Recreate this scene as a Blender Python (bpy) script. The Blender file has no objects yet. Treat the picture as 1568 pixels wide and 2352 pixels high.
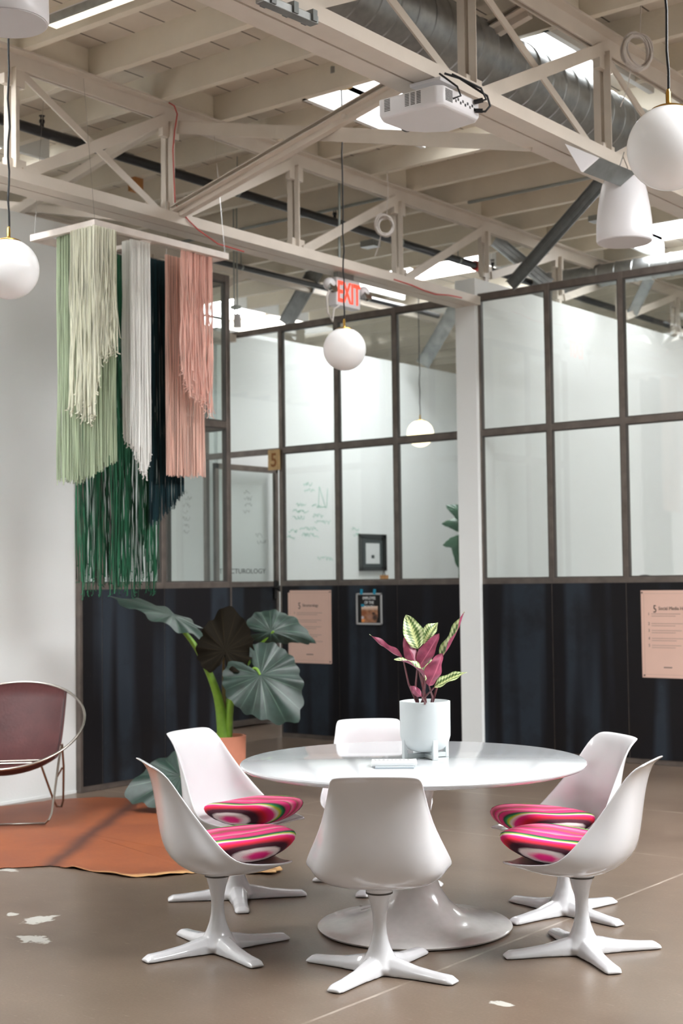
import bpy, bmesh, math, random
import numpy as np
from mathutils import Vector, Matrix
random.seed(7); rng = np.random.default_rng(7)
C = bpy.context.scene.collection
PI = math.pi
R = math.radians

# ------------------------------------------------------------------ camera, world, light, exposure
EYE, YAW, PITCH, ROLL, FPX = 1.54, R(38), R(2.79), R(0.7), 3267.0
rot = Matrix.Rotation(YAW, 3, 'Z') @ Matrix.Rotation(PI/2 + PITCH, 3, 'X') @ Matrix.Rotation(-ROLL, 3, 'Z')
cam_data = bpy.data.cameras.new('camera'); cam = bpy.data.objects.new('camera', cam_data); C.objects.link(cam)
cam.location = (0, 0, EYE); cam.rotation_euler = rot.to_euler()
cam_data.sensor_fit = 'VERTICAL'; cam_data.sensor_height = 36; cam_data.lens = FPX / 2352 * 36
cam_data.dof.use_dof = True; cam_data.dof.focus_distance = 5.4; cam_data.dof.aperture_fstop = 4.0
cam_data.clip_end = 200
bpy.context.scene.camera = cam
sc = bpy.context.scene
sc.view_settings.view_transform = 'Standard'; sc.view_settings.look = 'None'
sc.view_settings.gamma = 1; sc.view_settings.use_curve_mapping = False
sc.view_settings.exposure = 0.25
sc.cycles.use_denoising = True
sc.cycles.max_bounces = 8; sc.cycles.diffuse_bounces = 5; sc.cycles.transparent_max_bounces = 16
sc.cycles.sample_clamp_indirect = 8

world = bpy.data.worlds.new('world'); sc.world = world; world.use_nodes = True
bg = world.node_tree.nodes['Background']
bg.inputs[0].default_value = (0.93, 0.97, 1.0, 1); bg.inputs[1].default_value = 0.27   # overcast daylight through the open street side
SKY_PANE = 29.                                                                          # glow of skylight panes; those out of view are added fill

# ------------------------------------------------------------------ where things stand
def ray(px, py): return rot @ Vector(((px-784)/FPX, -(py-1176)/FPX, -1))
def at(px, py, axis, val):
    d = ray(px, py); o = Vector((0, 0, EYE)); return o + d*((val-o[axis])/d[axis])
def atX(px, py, v): return at(px, py, 0, v)
def atY(px, py, v): return at(px, py, 1, v)
def atZ(px, py, v=0): return at(px, py, 2, v)
FW = Vector((-math.sin(YAW), math.cos(YAW), 0)); RT = Vector((math.cos(YAW), math.sin(YAW), 0)); UP = Vector((0, 0, 1))
def atD(px, py, d):
    r = ray(px, py); return Vector((0, 0, EYE)) + r*(d / r.dot(FW))

# ------------------------------------------------------------------ materials
def lin(c):
    return tuple(((x/255)/12.92 if x/255 <= .04045 else ((x/255+.055)/1.055)**2.4) for x in c) + (1,)
def mat(name, rgb=(200, 200, 200), rough=.5, metal=0, coat=0, noise=0, nscale=8, bump=0, bscale=40, emit=None, emit_s=0, spec=.5, sss=0):
    m = bpy.data.materials.new(name); m.use_nodes = True
    nt = m.node_tree; b = nt.nodes['Principled BSDF']
    b.inputs['Base Color'].default_value = lin(rgb); b.inputs['Roughness'].default_value = rough
    b.inputs['Metallic'].default_value = metal; b.inputs['Coat Weight'].default_value = coat
    b.inputs['Specular IOR Level'].default_value = spec
    b.inputs['Coat Roughness'].default_value = .08
    tc = nt.nodes.new('ShaderNodeTexCoord')
    if noise:
        n = nt.nodes.new('ShaderNodeTexNoise'); n.inputs['Scale'].default_value = nscale; n.inputs['Detail'].default_value = 6
        nt.links.new(tc.outputs['Object'], n.inputs['Vector'])
        mr = nt.nodes.new('ShaderNodeMapRange'); mr.inputs[3].default_value = 1-noise; mr.inputs[4].default_value = 1+noise
        mr.inputs[1].default_value = .25; mr.inputs[2].default_value = .75
        nt.links.new(n.outputs['Fac'], mr.inputs[0])
        mx = nt.nodes.new('ShaderNodeVectorMath'); mx.operation = 'SCALE'; mx.inputs[0].default_value = lin(rgb)[:3]
        nt.links.new(mr.outputs[0], mx.inputs['Scale']); nt.links.new(mx.outputs[0], b.inputs['Base Color'])
    if bump:
        n2 = nt.nodes.new('ShaderNodeTexNoise'); n2.inputs['Scale'].default_value = bscale; n2.inputs['Detail'].default_value = 4
        nt.links.new(tc.outputs['Object'], n2.inputs['Vector'])
        bp = nt.nodes.new('ShaderNodeBump'); bp.inputs['Strength'].default_value = bump; bp.inputs['Distance'].default_value = .01
        nt.links.new(n2.outputs['Fac'], bp.inputs['Height']); nt.links.new(bp.outputs[0], b.inputs['Normal'])
    if emit:
        b.inputs['Emission Color'].default_value = lin(emit); b.inputs['Emission Strength'].default_value = emit_s
    return m

class NT:      # tiny node helper
    def __init__(s, m): s.t = m.node_tree
    def n(s, kind, **kw):
        x = s.t.nodes.new('ShaderNode'+kind)
        for k, v in kw.items(): setattr(x, k, v)
        return x
    def l(s, a, b): s.t.links.new(a, b)
    def math(s, op, a, b=None, clamp=False):
        x = s.n('Math', operation=op); x.use_clamp = clamp
        for i, v in enumerate((a, b)):
            if v is None: continue
            if isinstance(v, (int, float)): x.inputs[i].default_value = v
            else: s.l(v, x.inputs[i])
        return x.outputs[0]
    def mix(s, f, a, b):
        x = s.n('Mix', data_type='RGBA')
        for i, v in ((0, f), (6, a), (7, b)):
            if isinstance(v, (int, float)): x.inputs[i].default_value = v
            elif isinstance(v, tuple): x.inputs[i].default_value = v
            else: s.l(v, x.inputs[i])
        return x.outputs[2]
    def rng(s, v, a, b, c=0, d=1):
        x = s.n('MapRange'); s.l(v, x.inputs[0])
        for i, q in enumerate((a, b, c, d)): x.inputs[i+1].default_value = q
        return x.outputs[0]
    def noise(s, vec, sc, det=4, rough=.5):
        x = s.n('TexNoise'); x.inputs['Scale'].default_value = sc; x.inputs['Detail'].default_value = det; x.inputs['Roughness'].default_value = rough
        s.l(vec, x.inputs['Vector']); return x.outputs['Fac']
    def mapping(s, vec, scale=(1, 1, 1)):
        x = s.n('Mapping'); x.inputs['Scale'].default_value = scale; s.l(vec, x.inputs['Vector']); return x.outputs[0]

M = {}
M['gloss_white'] = mat('gloss_white_shell', (208, 208, 210), .16, coat=.5, noise=.02)
M['table_white'] = mat('table_white', (214, 217, 220), .13, coat=.6, noise=.015, nscale=4)
M['base_white'] = mat('pedestal_white', (206, 203, 200), .2, coat=.4, noise=.05, nscale=30)
M['wall_white'] = mat('wall_white', (238, 240, 239), .75, noise=.015, nscale=2, bump=.08, bscale=60)
M['truss_white'] = mat('truss_white', (212, 202, 190), .45, noise=.05, nscale=5, bump=.1)
M['joist_white'] = mat('joist_white', (224, 216, 200), .7, noise=.07, nscale=3, bump=.25, bscale=30)
M['black_pipe'] = mat('black_pipe', (38, 38, 40), .35, noise=.2, nscale=6)
M['black'] = mat('black_rubber', (20, 20, 22), .5, noise=.1)
M['brass'] = mat('brass', (205, 165, 85), .25, metal=1, noise=.05)
M['galv'] = mat('galvanised_steel', (165, 168, 168), .38, metal=.9, noise=.18, nscale=14)
M['galv_dark'] = mat('galvanised_channel', (128, 132, 132), .4, metal=.7, noise=.15, nscale=14)
M['chrome'] = mat('chrome', (205, 205, 205), .15, metal=1, noise=.03)
M['frame_steel'] = mat('frame_steel', (112, 103, 97), .38, metal=.6, noise=.25, nscale=9, bump=.05)
M['dark_joint'] = mat('joint_dark_grey', (70, 66, 62), .5, noise=.1)  # dark grey of glazing beads and swivel rings
M['terracotta'] = mat('terracotta', (196, 126, 100), .75, noise=.07, nscale=10, bump=.1)
M['soil'] = mat('soil', (60, 45, 36), .95, noise=.4, nscale=60, bump=1, bscale=80)
M['pot_white'] = mat('planter_white', (196, 203, 204), .42, noise=.02)
M['leather'] = mat('oxblood_leather', (72, 38, 38), .5, spec=.25, noise=.22, nscale=7, bump=.2, bscale=50)
M['nickel'] = mat('nickel_rod', (176, 170, 162), .25, metal=1, noise=.05)
def yarn(name, rgb, dark=.55):
    m = mat(name, rgb, .85); t = NT(m); b = t.t.nodes['Principled BSDF']
    o = t.n('TexCoord').outputs['Object']; n = t.noise(t.mapping(o, (110, 110, 1.2)), 1.0, 2)
    t.l(t.mix(t.rng(n, .36, .56), lin(tuple(int(c*dark) for c in rgb)), lin(rgb)), b.inputs['Base Color']); return m
M['sage'] = yarn('sage_yarn', (178, 192, 162), 0.7)
M['cream'] = yarn('cream_yarn', (240, 240, 220), 0.8)
M['whiteyarn'] = yarn('whiteyarn_yarn', (252, 252, 248), 0.92)
M['emerald'] = yarn('emerald_yarn', (36, 104, 72), 0.3)
M['teal'] = yarn('teal_yarn', (8, 52, 60), 0.4)
M['pink'] = yarn('pink_yarn', (244, 204, 188), 0.78)
M['coral'] = yarn('coral_yarn', (252, 206, 192), 0.82)
M['whitewood'] = mat('whitewashed_wood', (224, 214, 206), .6, noise=.08, nscale=12)
M['ply'] = mat('plywood', (205, 170, 118), .6, noise=.12, nscale=16)
M['brown_num'] = mat('number_brown', (150, 95, 35), .6, noise=.05)
M['wood'] = mat('wood_block', (176, 122, 70), .7, noise=.15, nscale=14)
M['plastic'] = mat('white_plastic', (224, 222, 224), .3, noise=.01)
M['grille'] = mat('grille_grey', (205, 203, 205), .6, noise=.02)
M['vent'] = mat('vent_dark', (84, 80, 78), .5, noise=.05)
M['paper'] = mat('pink_paper', (222, 186, 170), .7, noise=.02)
M['ink'] = mat('ink', (52, 46, 46), .7, noise=.05)
M['faint'] = mat('faint_ink', (178, 150, 138), .7, noise=.05)
M['lettering'] = mat('black_vinyl', (58, 66, 66), .6, noise=.05)
M['greenink'] = mat('green_marker', (120, 190, 165), .7, noise=.1)
M['greyink'] = mat('grey_marker', (150, 155, 152), .7, noise=.1)
M['letterboard'] = mat('letterboard_felt', (18, 18, 18), .9, noise=.1)
M['grey_frame'] = mat('grey_frame', (160, 160, 160), .5, noise=.03)
M['bluetape'] = mat('blue_tape', (0, 130, 160), .6, noise=.05)
M['whiteink'] = mat('white_letters', (225, 225, 225), .6, noise=.02)
M['redwire'] = mat('red_wire', (190, 60, 55), .5, noise=.05)
M['whitecable'] = mat('white_cable', (205, 198, 192), .5, noise=.05)
M['globe'] = mat('opal_glass', (246, 246, 250), .25)
g_ = M['globe'].node_tree.nodes['Principled BSDF']; g_.inputs['Subsurface Weight'].default_value = 1; g_.inputs['Subsurface Radius'].default_value = (1, 1, 1); g_.inputs['Subsurface Scale'].default_value = .12
M['globe_lit'] = mat('opal_glass_lit', (255, 245, 225), .3, emit=(255, 232, 190), emit_s=2.2)
M['exit_red'] = mat('exit_red', (225, 70, 50), .4, emit=(255, 75, 50), emit_s=.9)
M['conduit'] = mat('conduit', (150, 155, 150), .4, metal=.5, noise=.1)
M['ceil_box'] = mat('junction_box', (150, 152, 150), .4, metal=.6, noise=.1)
M['pages'] = mat('book_white', (226, 228, 228), .6, noise=.02)
M['bookgrey'] = mat('book_grey', (178, 188, 196), .6, noise=.03)
M['darkframe'] = mat('black_frame', (30, 34, 34), .35, noise=.05)
M['leafgreen2'] = mat('fiddle_leaf', (44, 90, 60), .4, noise=.2, nscale=20)
M['barkstem'] = mat('bark', (120, 105, 85), .8, noise=.2, nscale=20)

def glass_mat():
    m = bpy.data.materials.new('pane_glass'); m.use_nodes = True; t = NT(m); t.t.nodes.clear()
    out = t.n('OutputMaterial'); tr = t.n('BsdfTransparent'); gl = t.n('BsdfGlossy'); mx = t.n('MixShader')
    tr.inputs[0].default_value = (.955, .975, .968, 1); gl.inputs['Roughness'].default_value = .02; gl.inputs[0].default_value = (.95, .97, .97, 1)
    lw = t.n('LayerWeight'); lw.inputs[0].default_value = .5
    f = t.math('ADD', t.math('MULTIPLY', t.math('POWER', lw.outputs['Facing'], 5.0), .9), .05)
    t.l(f, mx.inputs[0]); t.l(tr.outputs[0], mx.inputs[1]); t.l(gl.outputs[0], mx.inputs[2]); t.l(mx.outputs[0], out.inputs[0])
    return m
M['glass'] = glass_mat()

def sky_pane(k=1.0):
    m = bpy.data.materials.new('skylight_or_fill_pane'); m.use_nodes = True; t = NT(m); t.t.nodes.clear()
    out = t.n('OutputMaterial'); e = t.n('Emission'); e.inputs[0].default_value = (.97, .985, 1, 1); e.inputs[1].default_value = SKY_PANE*k
    t.l(e.outputs[0], out.inputs[0]); return m
M['skypane'] = sky_pane(); M['skypane_dimmed'] = sky_pane(.25)  # second pane is only dimmed, so nearby truss and speaker don't overexpose

def steel_mat():
    m = mat('blackened_steel', (34, 36, 42), .42, metal=.25, spec=.3); t = NT(m); b = t.t.nodes['Principled BSDF']
    tc = t.n('TexCoord').outputs['Object']
    v = t.noise(t.mapping(tc, (3.3, 3.3, .18)), 1.0, 2)
    w = t.noise(tc, 2.2, 6, .6); g = t.noise(tc, 60, 3)
    col = t.mix(t.rng(v, .49, .58), lin((25, 24, 27)), lin((46, 53, 62)))
    col = t.mix(t.rng(w, .5, .75), col, lin((27, 25, 26)))
    col = t.mix(t.rng(g, .72, .8, 0, .25), col, lin((110, 112, 116)))
    t.l(col, b.inputs['Base Color']); b.inputs['Roughness'].default_value = .42
    return m
M['steel'] = steel_mat()

def floor_mat():
    m = mat('polished_concrete', (140, 122, 106), .3); t = NT(m); b = t.t.nodes['Principled BSDF']
    p = t.n('NewGeometry').outputs['Position']; sep = t.n('SeparateXYZ'); t.l(p, sep.inputs[0])
    a = t.noise(p, .8, 4); c = t.noise(p, 5.0, 5); d = t.noise(p, 90, 2); e = t.noise(t.mapping(p, (2, 6, 1)), 7, 6, .7)
    col = t.mix(t.rng(a, .3, .7), lin((118, 102, 88)), lin((92, 77, 65)))
    col = t.mix(t.rng(c, .35, .7, 0, .5), col, lin((122, 106, 91)))
    col = t.mix(t.rng(d, .35, .65, 0, .35), col, lin((84, 70, 60)))
    col = t.mix(t.rng(e, .60, .72, 0, .45), col, lin((160, 147, 132)))     # small pale scuffs
    def blob(x, y, rx, ry, col):
        dx = t.math('DIVIDE', t.math('SUBTRACT', sep.outputs[0], x), rx); dy = t.math('DIVIDE', t.math('SUBTRACT', sep.outputs[1], y), ry)
        dd = t.math('SQRT', t.math('ADD', t.math('MULTIPLY', dx, dx), t.math('MULTIPLY', dy, dy)))
        dd = t.math('ADD', dd, t.math('MULTIPLY', t.math('SUBTRACT', t.noise(p, 22, 4), .5), 2.2))
        return t.mix(t.rng(dd, .75, .95, .8, 0), col, lin((196, 196, 188)))
    for px, py, rx, ry in ((90, 2112, .07, .10), (75, 2157, .10, .06), (28, 2100, .04, .03), (1380, 1782, .16, .05), (1150, 2305, .05, .03), (20, 1998, .08, .04)):
        q = atZ(px, py); col = blob(q.x, q.y, rx, ry, col)
    for axis, pos, w in ((0, -3.225, .005), (0, -9.3, .006), (1, 8.75, .005), (0, -6.35, .003), (1, 7.35, .004), (1, 2.2, .006)):
        wob = t.math('ADD', sep.outputs[axis], t.math('MULTIPLY', t.math('SUBTRACT', c, .5), .012))
        dd = t.math('ABSOLUTE', t.math('SUBTRACT', wob, pos))
        line = t.math('MULTIPLY', t.rng(dd, w, w*1.8, 1, 0), t.rng(c, .35, .6, .85, .2))
        col = t.mix(line, col, lin((176, 164, 150)))
    t.l(col, b.inputs['Base Color']); b.inputs['Roughness'].default_value = .3
    return m
M['floor'] = floor_mat()

def deck_mat():
    m = mat('painted_deck', (214, 204, 190), .7); t = NT(m); b = t.t.nodes['Principled BSDF']
    p = t.n('NewGeometry').outputs['Position']; sep = t.n('SeparateXYZ'); t.l(p, sep.inputs[0])
    fx = t.math('FRACT', t.math('ADD', t.math('MULTIPLY', sep.outputs[0], 1/.27), 100.13))
    seam = t.rng(t.math('ABSOLUTE', t.math('SUBTRACT', fx, .5)), .472, .482)
    n = t.noise(p, 2, 5)
    col = t.mix(t.rng(n, .3, .7), lin((218, 209, 196)), lin((198, 189, 175)))
    col = t.mix(seam, col, lin((96, 86, 76)))
    t.l(col, b.inputs['Base Color']); return m
M['deck'] = deck_mat()

def hide_mat():
    m = mat('cowhide', (150, 80, 40), .55); t = NT(m); b = t.t.nodes['Principled BSDF']
    p = t.n('NewGeometry').outputs['Position']
    a = t.noise(p, 1.6, 5, .6); h = t.noise(t.mapping(p, (8, 30, 1)), 3, 6, .7)
    col = t.mix(t.rng(a, .35, .65), lin((128, 66, 36)), lin((150, 82, 42)))
    col = t.mix(t.rng(h, .3, .8, 0, .5), col, lin((98, 48, 26)))
    at_ = t.n('Attribute'); at_.attribute_name = 'rim'
    rim = t.rng(t.math('ADD', at_.outputs['Fac'], t.math('MULTIPLY', t.math('SUBTRACT', a, .5), .6)), .45, .95)
    col = t.mix(rim, col, lin((222, 176, 118)))
    # dark spine line from (-7.43,7.12) to (-6.12,5.21)
    sep = t.n('SeparateXYZ'); t.l(p, sep.inputs[0])
    dx, dy = 1.31, -1.91; L = math.hypot(dx, dy); nx, ny = -dy/L, dx/L
    dd = t.math('ADD', t.math('ADD', t.math('MULTIPLY', sep.outputs[0], nx), t.math('MULTIPLY', sep.outputs[1], ny)), -(-7.43*nx+7.115*ny))
    dd = t.math('ABSOLUTE', t.math('ADD', dd, t.math('MULTIPLY', t.math('SUBTRACT', t.noise(p, 4, 3), .5), .1)))
    col = t.mix(t.rng(dd, .008, .09, .85, 0), col, lin((64, 34, 26)))
    t.l(col, b.inputs['Base Color'])
    bp = t.n('Bump'); bp.inputs['Strength'].default_value = .2; bp.inputs['Distance'].default_value = .01; t.l(h, bp.inputs['Height']); t.l(bp.outputs[0], b.inputs['Normal'])
    return m
M['hide'] = hide_mat()

def serape_mat():
    m = mat('serape_weave', (200, 30, 80), .9); t = NT(m); b = t.t.nodes['Principled BSDF']
    o = t.n('TexCoord').outputs['Object']; sep = t.n('SeparateXYZ'); t.l(o, sep.inputs[0])
    v = t.math('ADD', sep.outputs[0], t.math('MULTIPLY', t.math('SUBTRACT', t.noise(o, 5, 2), .5), .02))
    sg = t.math('MINIMUM', t.math('MAXIMUM', t.math('MULTIPLY', sep.outputs[0], 9), -1), 1)
    v = t.math('SUBTRACT', v, t.math('MULTIPLY', t.math('MULTIPLY', sep.outputs[2], sg), 1.15)); v = t.rng(v, -.26, .26)
    r = t.n('ValToRGB'); r.color_ramp.interpolation = 'LINEAR'
    Y, G, DG = (205, 205, 40), (30, 150, 85), (16, 70, 50)
    P1, HP, LP, W, RD, DK, BR = (215, 60, 120), (235, 30, 130), (238, 140, 165), (238, 222, 220), (215, 20, 50), (60, 8, 30), (150, 90, 70)
    stops = [(0, HP), (.085, HP), (.10, W), (.115, W), (.13, DK), (.17, DK), (.23, RD), (.30, HP), (.335, W), (.36, Y), (.385, G), (.41, DG), (.43, P1), (.47, HP), (.485, BR),
             (.50, LP), (.54, HP), (.57, BR), (.585, P1), (.63, LP), (.66, HP), (.70, DG), (.72, G), (.75, Y), (.78, W), (.81, HP), (.86, RD), (.92, DK), (.95, W), (.97, HP), (1, DK)]
    e = r.color_ramp.elements
    e[0].position = 0; e[0].color = lin(stops[0][1]); e[1].position = 1; e[1].color = lin(stops[-1][1])
    for p_, c_ in stops[1:-1]:
        x = e.new(p_); x.color = lin(c_)
    t.l(v, r.inputs[0]); t.l(r.outputs[0], b.inputs['Base Color'])
    wv = t.noise(t.mapping(o, (1, 1, 1)), 260, 2); bp = t.n('Bump'); bp.inputs['Strength'].default_value = .5; bp.inputs['Distance'].default_value = .003
    t.l(wv, bp.inputs['Height']); t.l(bp.outputs[0], b.inputs['Normal'])
    return m
M['serape'] = serape_mat()

def leaf_mat(name, base, vein, under, rough=.42):
    # u = angle round the petiole, v = distance from it; a different under-side by which face of the leaf it is
    m = mat(name, base, rough); t = NT(m); b = t.t.nodes['Principled BSDF']
    uv = t.n('UVMap').outputs[0]; sep = t.n('SeparateXYZ'); t.l(uv, sep.inputs[0])
    f = t.math('ABSOLUTE', t.math('SUBTRACT', t.math('FRACT', t.math('MULTIPLY', sep.outputs[0], 18)), .5))
    wid = t.math('MULTIPLY', sep.outputs[1], 1)
    v = t.rng(f, .015, .06, 1, 0)
    v = t.math('MULTIPLY', v, t.rng(sep.outputs[1], .95, .4, .15, .9))
    o = t.n('TexCoord').outputs['Object']; n = t.noise(o, 14, 5)
    col = t.mix(t.rng(n, .3, .7), lin(base), lin(tuple(int(c*.7) for c in base)))
    col = t.mix(v, col, lin(vein))
    un = t.mix(v, lin(under), lin(tuple(min(255, int(c*1.6+14)) for c in under)))
    bf = t.n('NewGeometry').outputs['Backfacing']
    t.l(t.mix(bf, col, un), b.inputs['Base Color'])
    return m
M['alocasia'] = leaf_mat('alocasia_leaf', (40, 62, 54), (92, 116, 100), (44, 40, 24), .4)
M['alocasia_brown'] = leaf_mat('alocasia_brown_leaf', (24, 18, 8), (104, 104, 42), (22, 17, 8), .75)
for k_ in ('alocasia_brown',): M[k_].node_tree.nodes['Principled BSDF'].inputs['Specular IOR Level'].default_value = .12
M['petiole'] = mat('green_petiole', (110, 150, 45), .45, noise=.15, nscale=20)
M['petiole_brown'] = mat('brown_petiole', (104, 90, 50), .5, noise=.2, nscale=20)
def calathea_mat():
    m = mat('calathea_leaf', (90, 120, 60), .45); t = NT(m); b = t.t.nodes['Principled BSDF']
    uv = t.n('UVMap').outputs[0]; sep = t.n('SeparateXYZ'); t.l(uv, sep.inputs[0])   # u across -> |.5-u|, v along
    a = t.math('MULTIPLY', t.math('ABSOLUTE', t.math('SUBTRACT', sep.outputs[0], .5)), 2)
    o = t.n('TexCoord').outputs['Object']
    st = t.math('FRACT', t.math('ADD', t.math('MULTIPLY', sep.outputs[1], 11), t.math('MULTIPLY', a, -3)))
    a2 = t.math('ADD', a, t.math('MULTIPLY', t.math('SUBTRACT', st, .5), .28))
    col = t.mix(t.rng(a2, .1, .3), lin((206, 214, 150)), lin((74, 104, 48)))
    col = t.mix(t.rng(a2, .5, .64), col, lin((214, 222, 172)))
    col = t.mix(t.rng(a2, .8, .95), col, lin((120, 150, 84)))
    n = t.noise(o, 30, 4)
    un = t.mix(t.rng(n, .3, .7), lin((150, 66, 92)), lin((112, 40, 66)))
    un = t.mix(t.rng(a, .0, .08, 1, 0), un, lin((176, 92, 112)))
    bf = t.n('NewGeometry').outputs['Backfacing']
    t.l(t.mix(bf, col, un), b.inputs['Base Color']); return m
M['calathea'] = calathea_mat()
M['stem_red'] = mat('burgundy_stem', (92, 34, 42), .45, noise=.15, nscale=20)

def photo_mat():     # the snapshot of a fawn dog: soft brown patches, darker muzzle
    m = mat('dog_snapshot', (150, 110, 80), .5); t = NT(m); b = t.t.nodes['Principled BSDF']
    uv = t.n('UVMap').outputs[0]; g = t.noise(uv, 5, 4)
    sep = t.n('SeparateXYZ'); t.l(uv, sep.inputs[0])
    col = t.mix(t.rng(g, .35, .65), lin((122, 78, 50)), lin((168, 120, 88)))
    col = t.mix(t.rng(sep.outputs[1], .72, .92), col, lin((214, 190, 172)))
    def spot(x, y, r0, r1, c, col):
        dx = t.math('SUBTRACT', sep.outputs[0], x); dy = t.math('SUBTRACT', sep.outputs[1], y)
        d = t.math('SQRT', t.math('ADD', t.math('MULTIPLY', dx, dx), t.math('MULTIPLY', dy, dy)))
        return t.mix(t.rng(d, r0, r1, 1, 0), col, lin(c))
    col = spot(.72, .55, .05, .12, (38, 24, 20), col); col = spot(.8, .3, .1, .25, (58, 38, 30), col)
    col = spot(.15, .6, .1, .25, (128, 74, 40), col); col = spot(.08, .12, .06, .16, (225, 140, 70), col); col = spot(.05, .3, .05, .12, (190, 190, 200), col)
    col = spot(.5, .35, .08, .2, (150, 112, 96), col)
    t.l(col, b.inputs['Base Color']); return m
M['dogphoto'] = photo_mat()

# ------------------------------------------------------------------ mesh helpers
class MB:
    def __init__(s): s.v = []; s.f = []; s.uv = {}
    def add(s, vs, fs):
        k = len(s.v); s.v += [tuple(v) for v in vs]; s.f += [tuple(i+k for i in f) for f in fs]; return s
    def box(s, c, d, rot=None):
        c = Vector(c); hx, hy, hz = d[0]/2, d[1]/2, d[2]/2
        vs = [Vector((x, y, z)) for x in (-hx, hx) for y in (-hy, hy) for z in (-hz, hz)]
        if rot is not None: vs = [rot @ v for v in vs]
        vs = [v + c for v in vs]
        return s.add(vs, [(0, 1, 3, 2), (4, 6, 7, 5), (0, 4, 5, 1), (2, 3, 7, 6), (0, 2, 6, 4), (1, 5, 7, 3)])
    def box2(s, a, b): a, b = Vector(a), Vector(b); return s.box((a+b)/2, [abs(x) for x in (b-a)])
    def bar(s, p, q, w, h, up=(0, 0, 1)):      # box from p to q, w across, h along 'up'
        p, q, up = Vector(p), Vector(q), Vector(up); d = (q-p); L = d.length; d.normalize()
        side = d.cross(up).normalized(); u = side.cross(d).normalized()
        vs = [e + side*a*w/2 + u*b*h/2 for e in (p, q) for a, b in ((-1, -1), (1, -1), (1, 1), (-1, 1))]
        return s.add(vs, [(0, 1, 2, 3)[::-1], (4, 5, 6, 7), (0, 4, 5, 1)[::-1], (1, 5, 6, 2)[::-1], (2, 6, 7, 3)[::-1], (3, 7, 4, 0)[::-1]])
    def tube(s, pts, r, seg=10, closed=False, cap=True):
        pts = [Vector(p) for p in pts]; n = len(pts); rr = r if hasattr(r, '__len__') else [r]*n
        prev = None; k0 = len(s.v); vs = []; fs = []
        for i, p in enumerate(pts):
            if closed: d = pts[(i+1) % n] - pts[i-1]
            else: d = pts[min(i+1, n-1)] - pts[max(i-1, 0)]
            d.normalize()
            if prev is None:
                a = Vector((0, 0, 1)) if abs(d.z) < .9 else Vector((1, 0, 0)); x = d.cross(a).normalized()
            else: x = (prev - d*prev.dot(d)).normalized()
            y = d.cross(x); prev = x
            for j in range(seg):
                t = 2*PI*j/seg; vs.append(p + (x*math.cos(t) + y*math.sin(t))*rr[i])
        m = n if closed else n-1
        for i in range(m):
            for j in range(seg):
                a, b = i*seg+j, i*seg+(j+1) % seg; c, d_ = ((i+1) % n)*seg+(j+1) % seg, ((i+1) % n)*seg+j
                fs.append((a, b, c, d_))
        if cap and not closed: fs.append(tuple(range(seg))[::-1]); fs.append(tuple((n-1)*seg+j for j in range(seg)))
        return s.add(vs, fs)
    def lathe(s, prof, c=(0, 0, 0), seg=48, mtx=None):
        vs = []; fs = []; n = len(prof); c = Vector(c)
        for r, z in prof:
            for j in range(seg):
                t = 2*PI*j/seg; p = Vector((r*math.cos(t), r*math.sin(t), z))
                if mtx is not None: p = mtx @ p
                vs.append(p + c)
        for i in range(n-1):
            for j in range(seg):
                fs.append((i*seg+j, i*seg+(j+1) % seg, (i+1)*seg+(j+1) % seg, (i+1)*seg+j))
        if prof[0][0] > 1e-5: fs.append(tuple(range(seg))[::-1])
        if prof[-1][0] > 1e-5: fs.append(tuple((n-1)*seg+j for j in range(seg)))
        return s.add(vs, fs)
    def sphere(s, c, r, seg=32, a0=-90, a1=90, n=20, sq=1):
        return s.lathe([(max(r*math.cos(R(a0+(a1-a0)*i/n)), 1e-6), r*sq*math.sin(R(a0+(a1-a0)*i/n))) for i in range(n+1)], c, seg)
    def prism(s, poly, thick, origin=(0, 0, 0), ax=(1, 0, 0), ay=(0, 0, 1)):   # polygon in the ax/ay plane, extruded both ways
        o, ax, ay = Vector(origin), Vector(ax), Vector(ay); nn = ax.cross(ay).normalized(); n = len(poly)
        vs = [o + ax*x + ay*y - nn*thick/2 for x, y in poly] + [o + ax*x + ay*y + nn*thick/2 for x, y in poly]
        return s.add(vs, [tuple(range(n))[::-1], tuple(range(n, 2*n))] + [(i, (i+1) % n, n+(i+1) % n, n+i) for i in range(n)])
    def build(s, name, m, parent=None, smooth=None, bevel=0, local=False, subsurf=0, solid=0, tidy=True):
        me = bpy.data.meshes.new(name)
        off = Vector((0, 0, 0))
        if parent is not None and not local:
            q = parent
            while q: off += q.location; q = q.parent
        me.from_pydata([Vector(v)-off for v in s.v], [], s.f)
        if s.uv:
            lay = me.uv_layers.new(name='UVMap')
            for l in me.loops: lay.data[l.index].uv = s.uv[l.vertex_index]
        if tidy:
            bm = bmesh.new(); bm.from_mesh(me)
            if tidy == 2: bmesh.ops.remove_doubles(bm, verts=bm.verts, dist=1e-5)
            bmesh.ops.recalc_face_normals(bm, faces=bm.faces)
            bm.to_mesh(me); bm.free()
        me.materials.append(m)
        if smooth is not None:
            for p in me.polygons: p.use_smooth = True
            me.set_sharp_from_angle(angle=R(smooth))
        o = bpy.data.objects.new(name, me); C.objects.link(o)
        if parent is not None: o.parent = parent
        if solid:
            md = o.modifiers.new('s', 'SOLIDIFY'); md.thickness = solid; md.offset = 0
        if bevel:
            md = o.modifiers.new('b', 'BEVEL'); md.width = bevel; md.segments = 2; md.limit_method = 'ANGLE'; md.angle_limit = R(40)
        if subsurf:
            md = o.modifiers.new('u', 'SUBSURF'); md.levels = md.render_levels = subsurf
        return o

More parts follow.
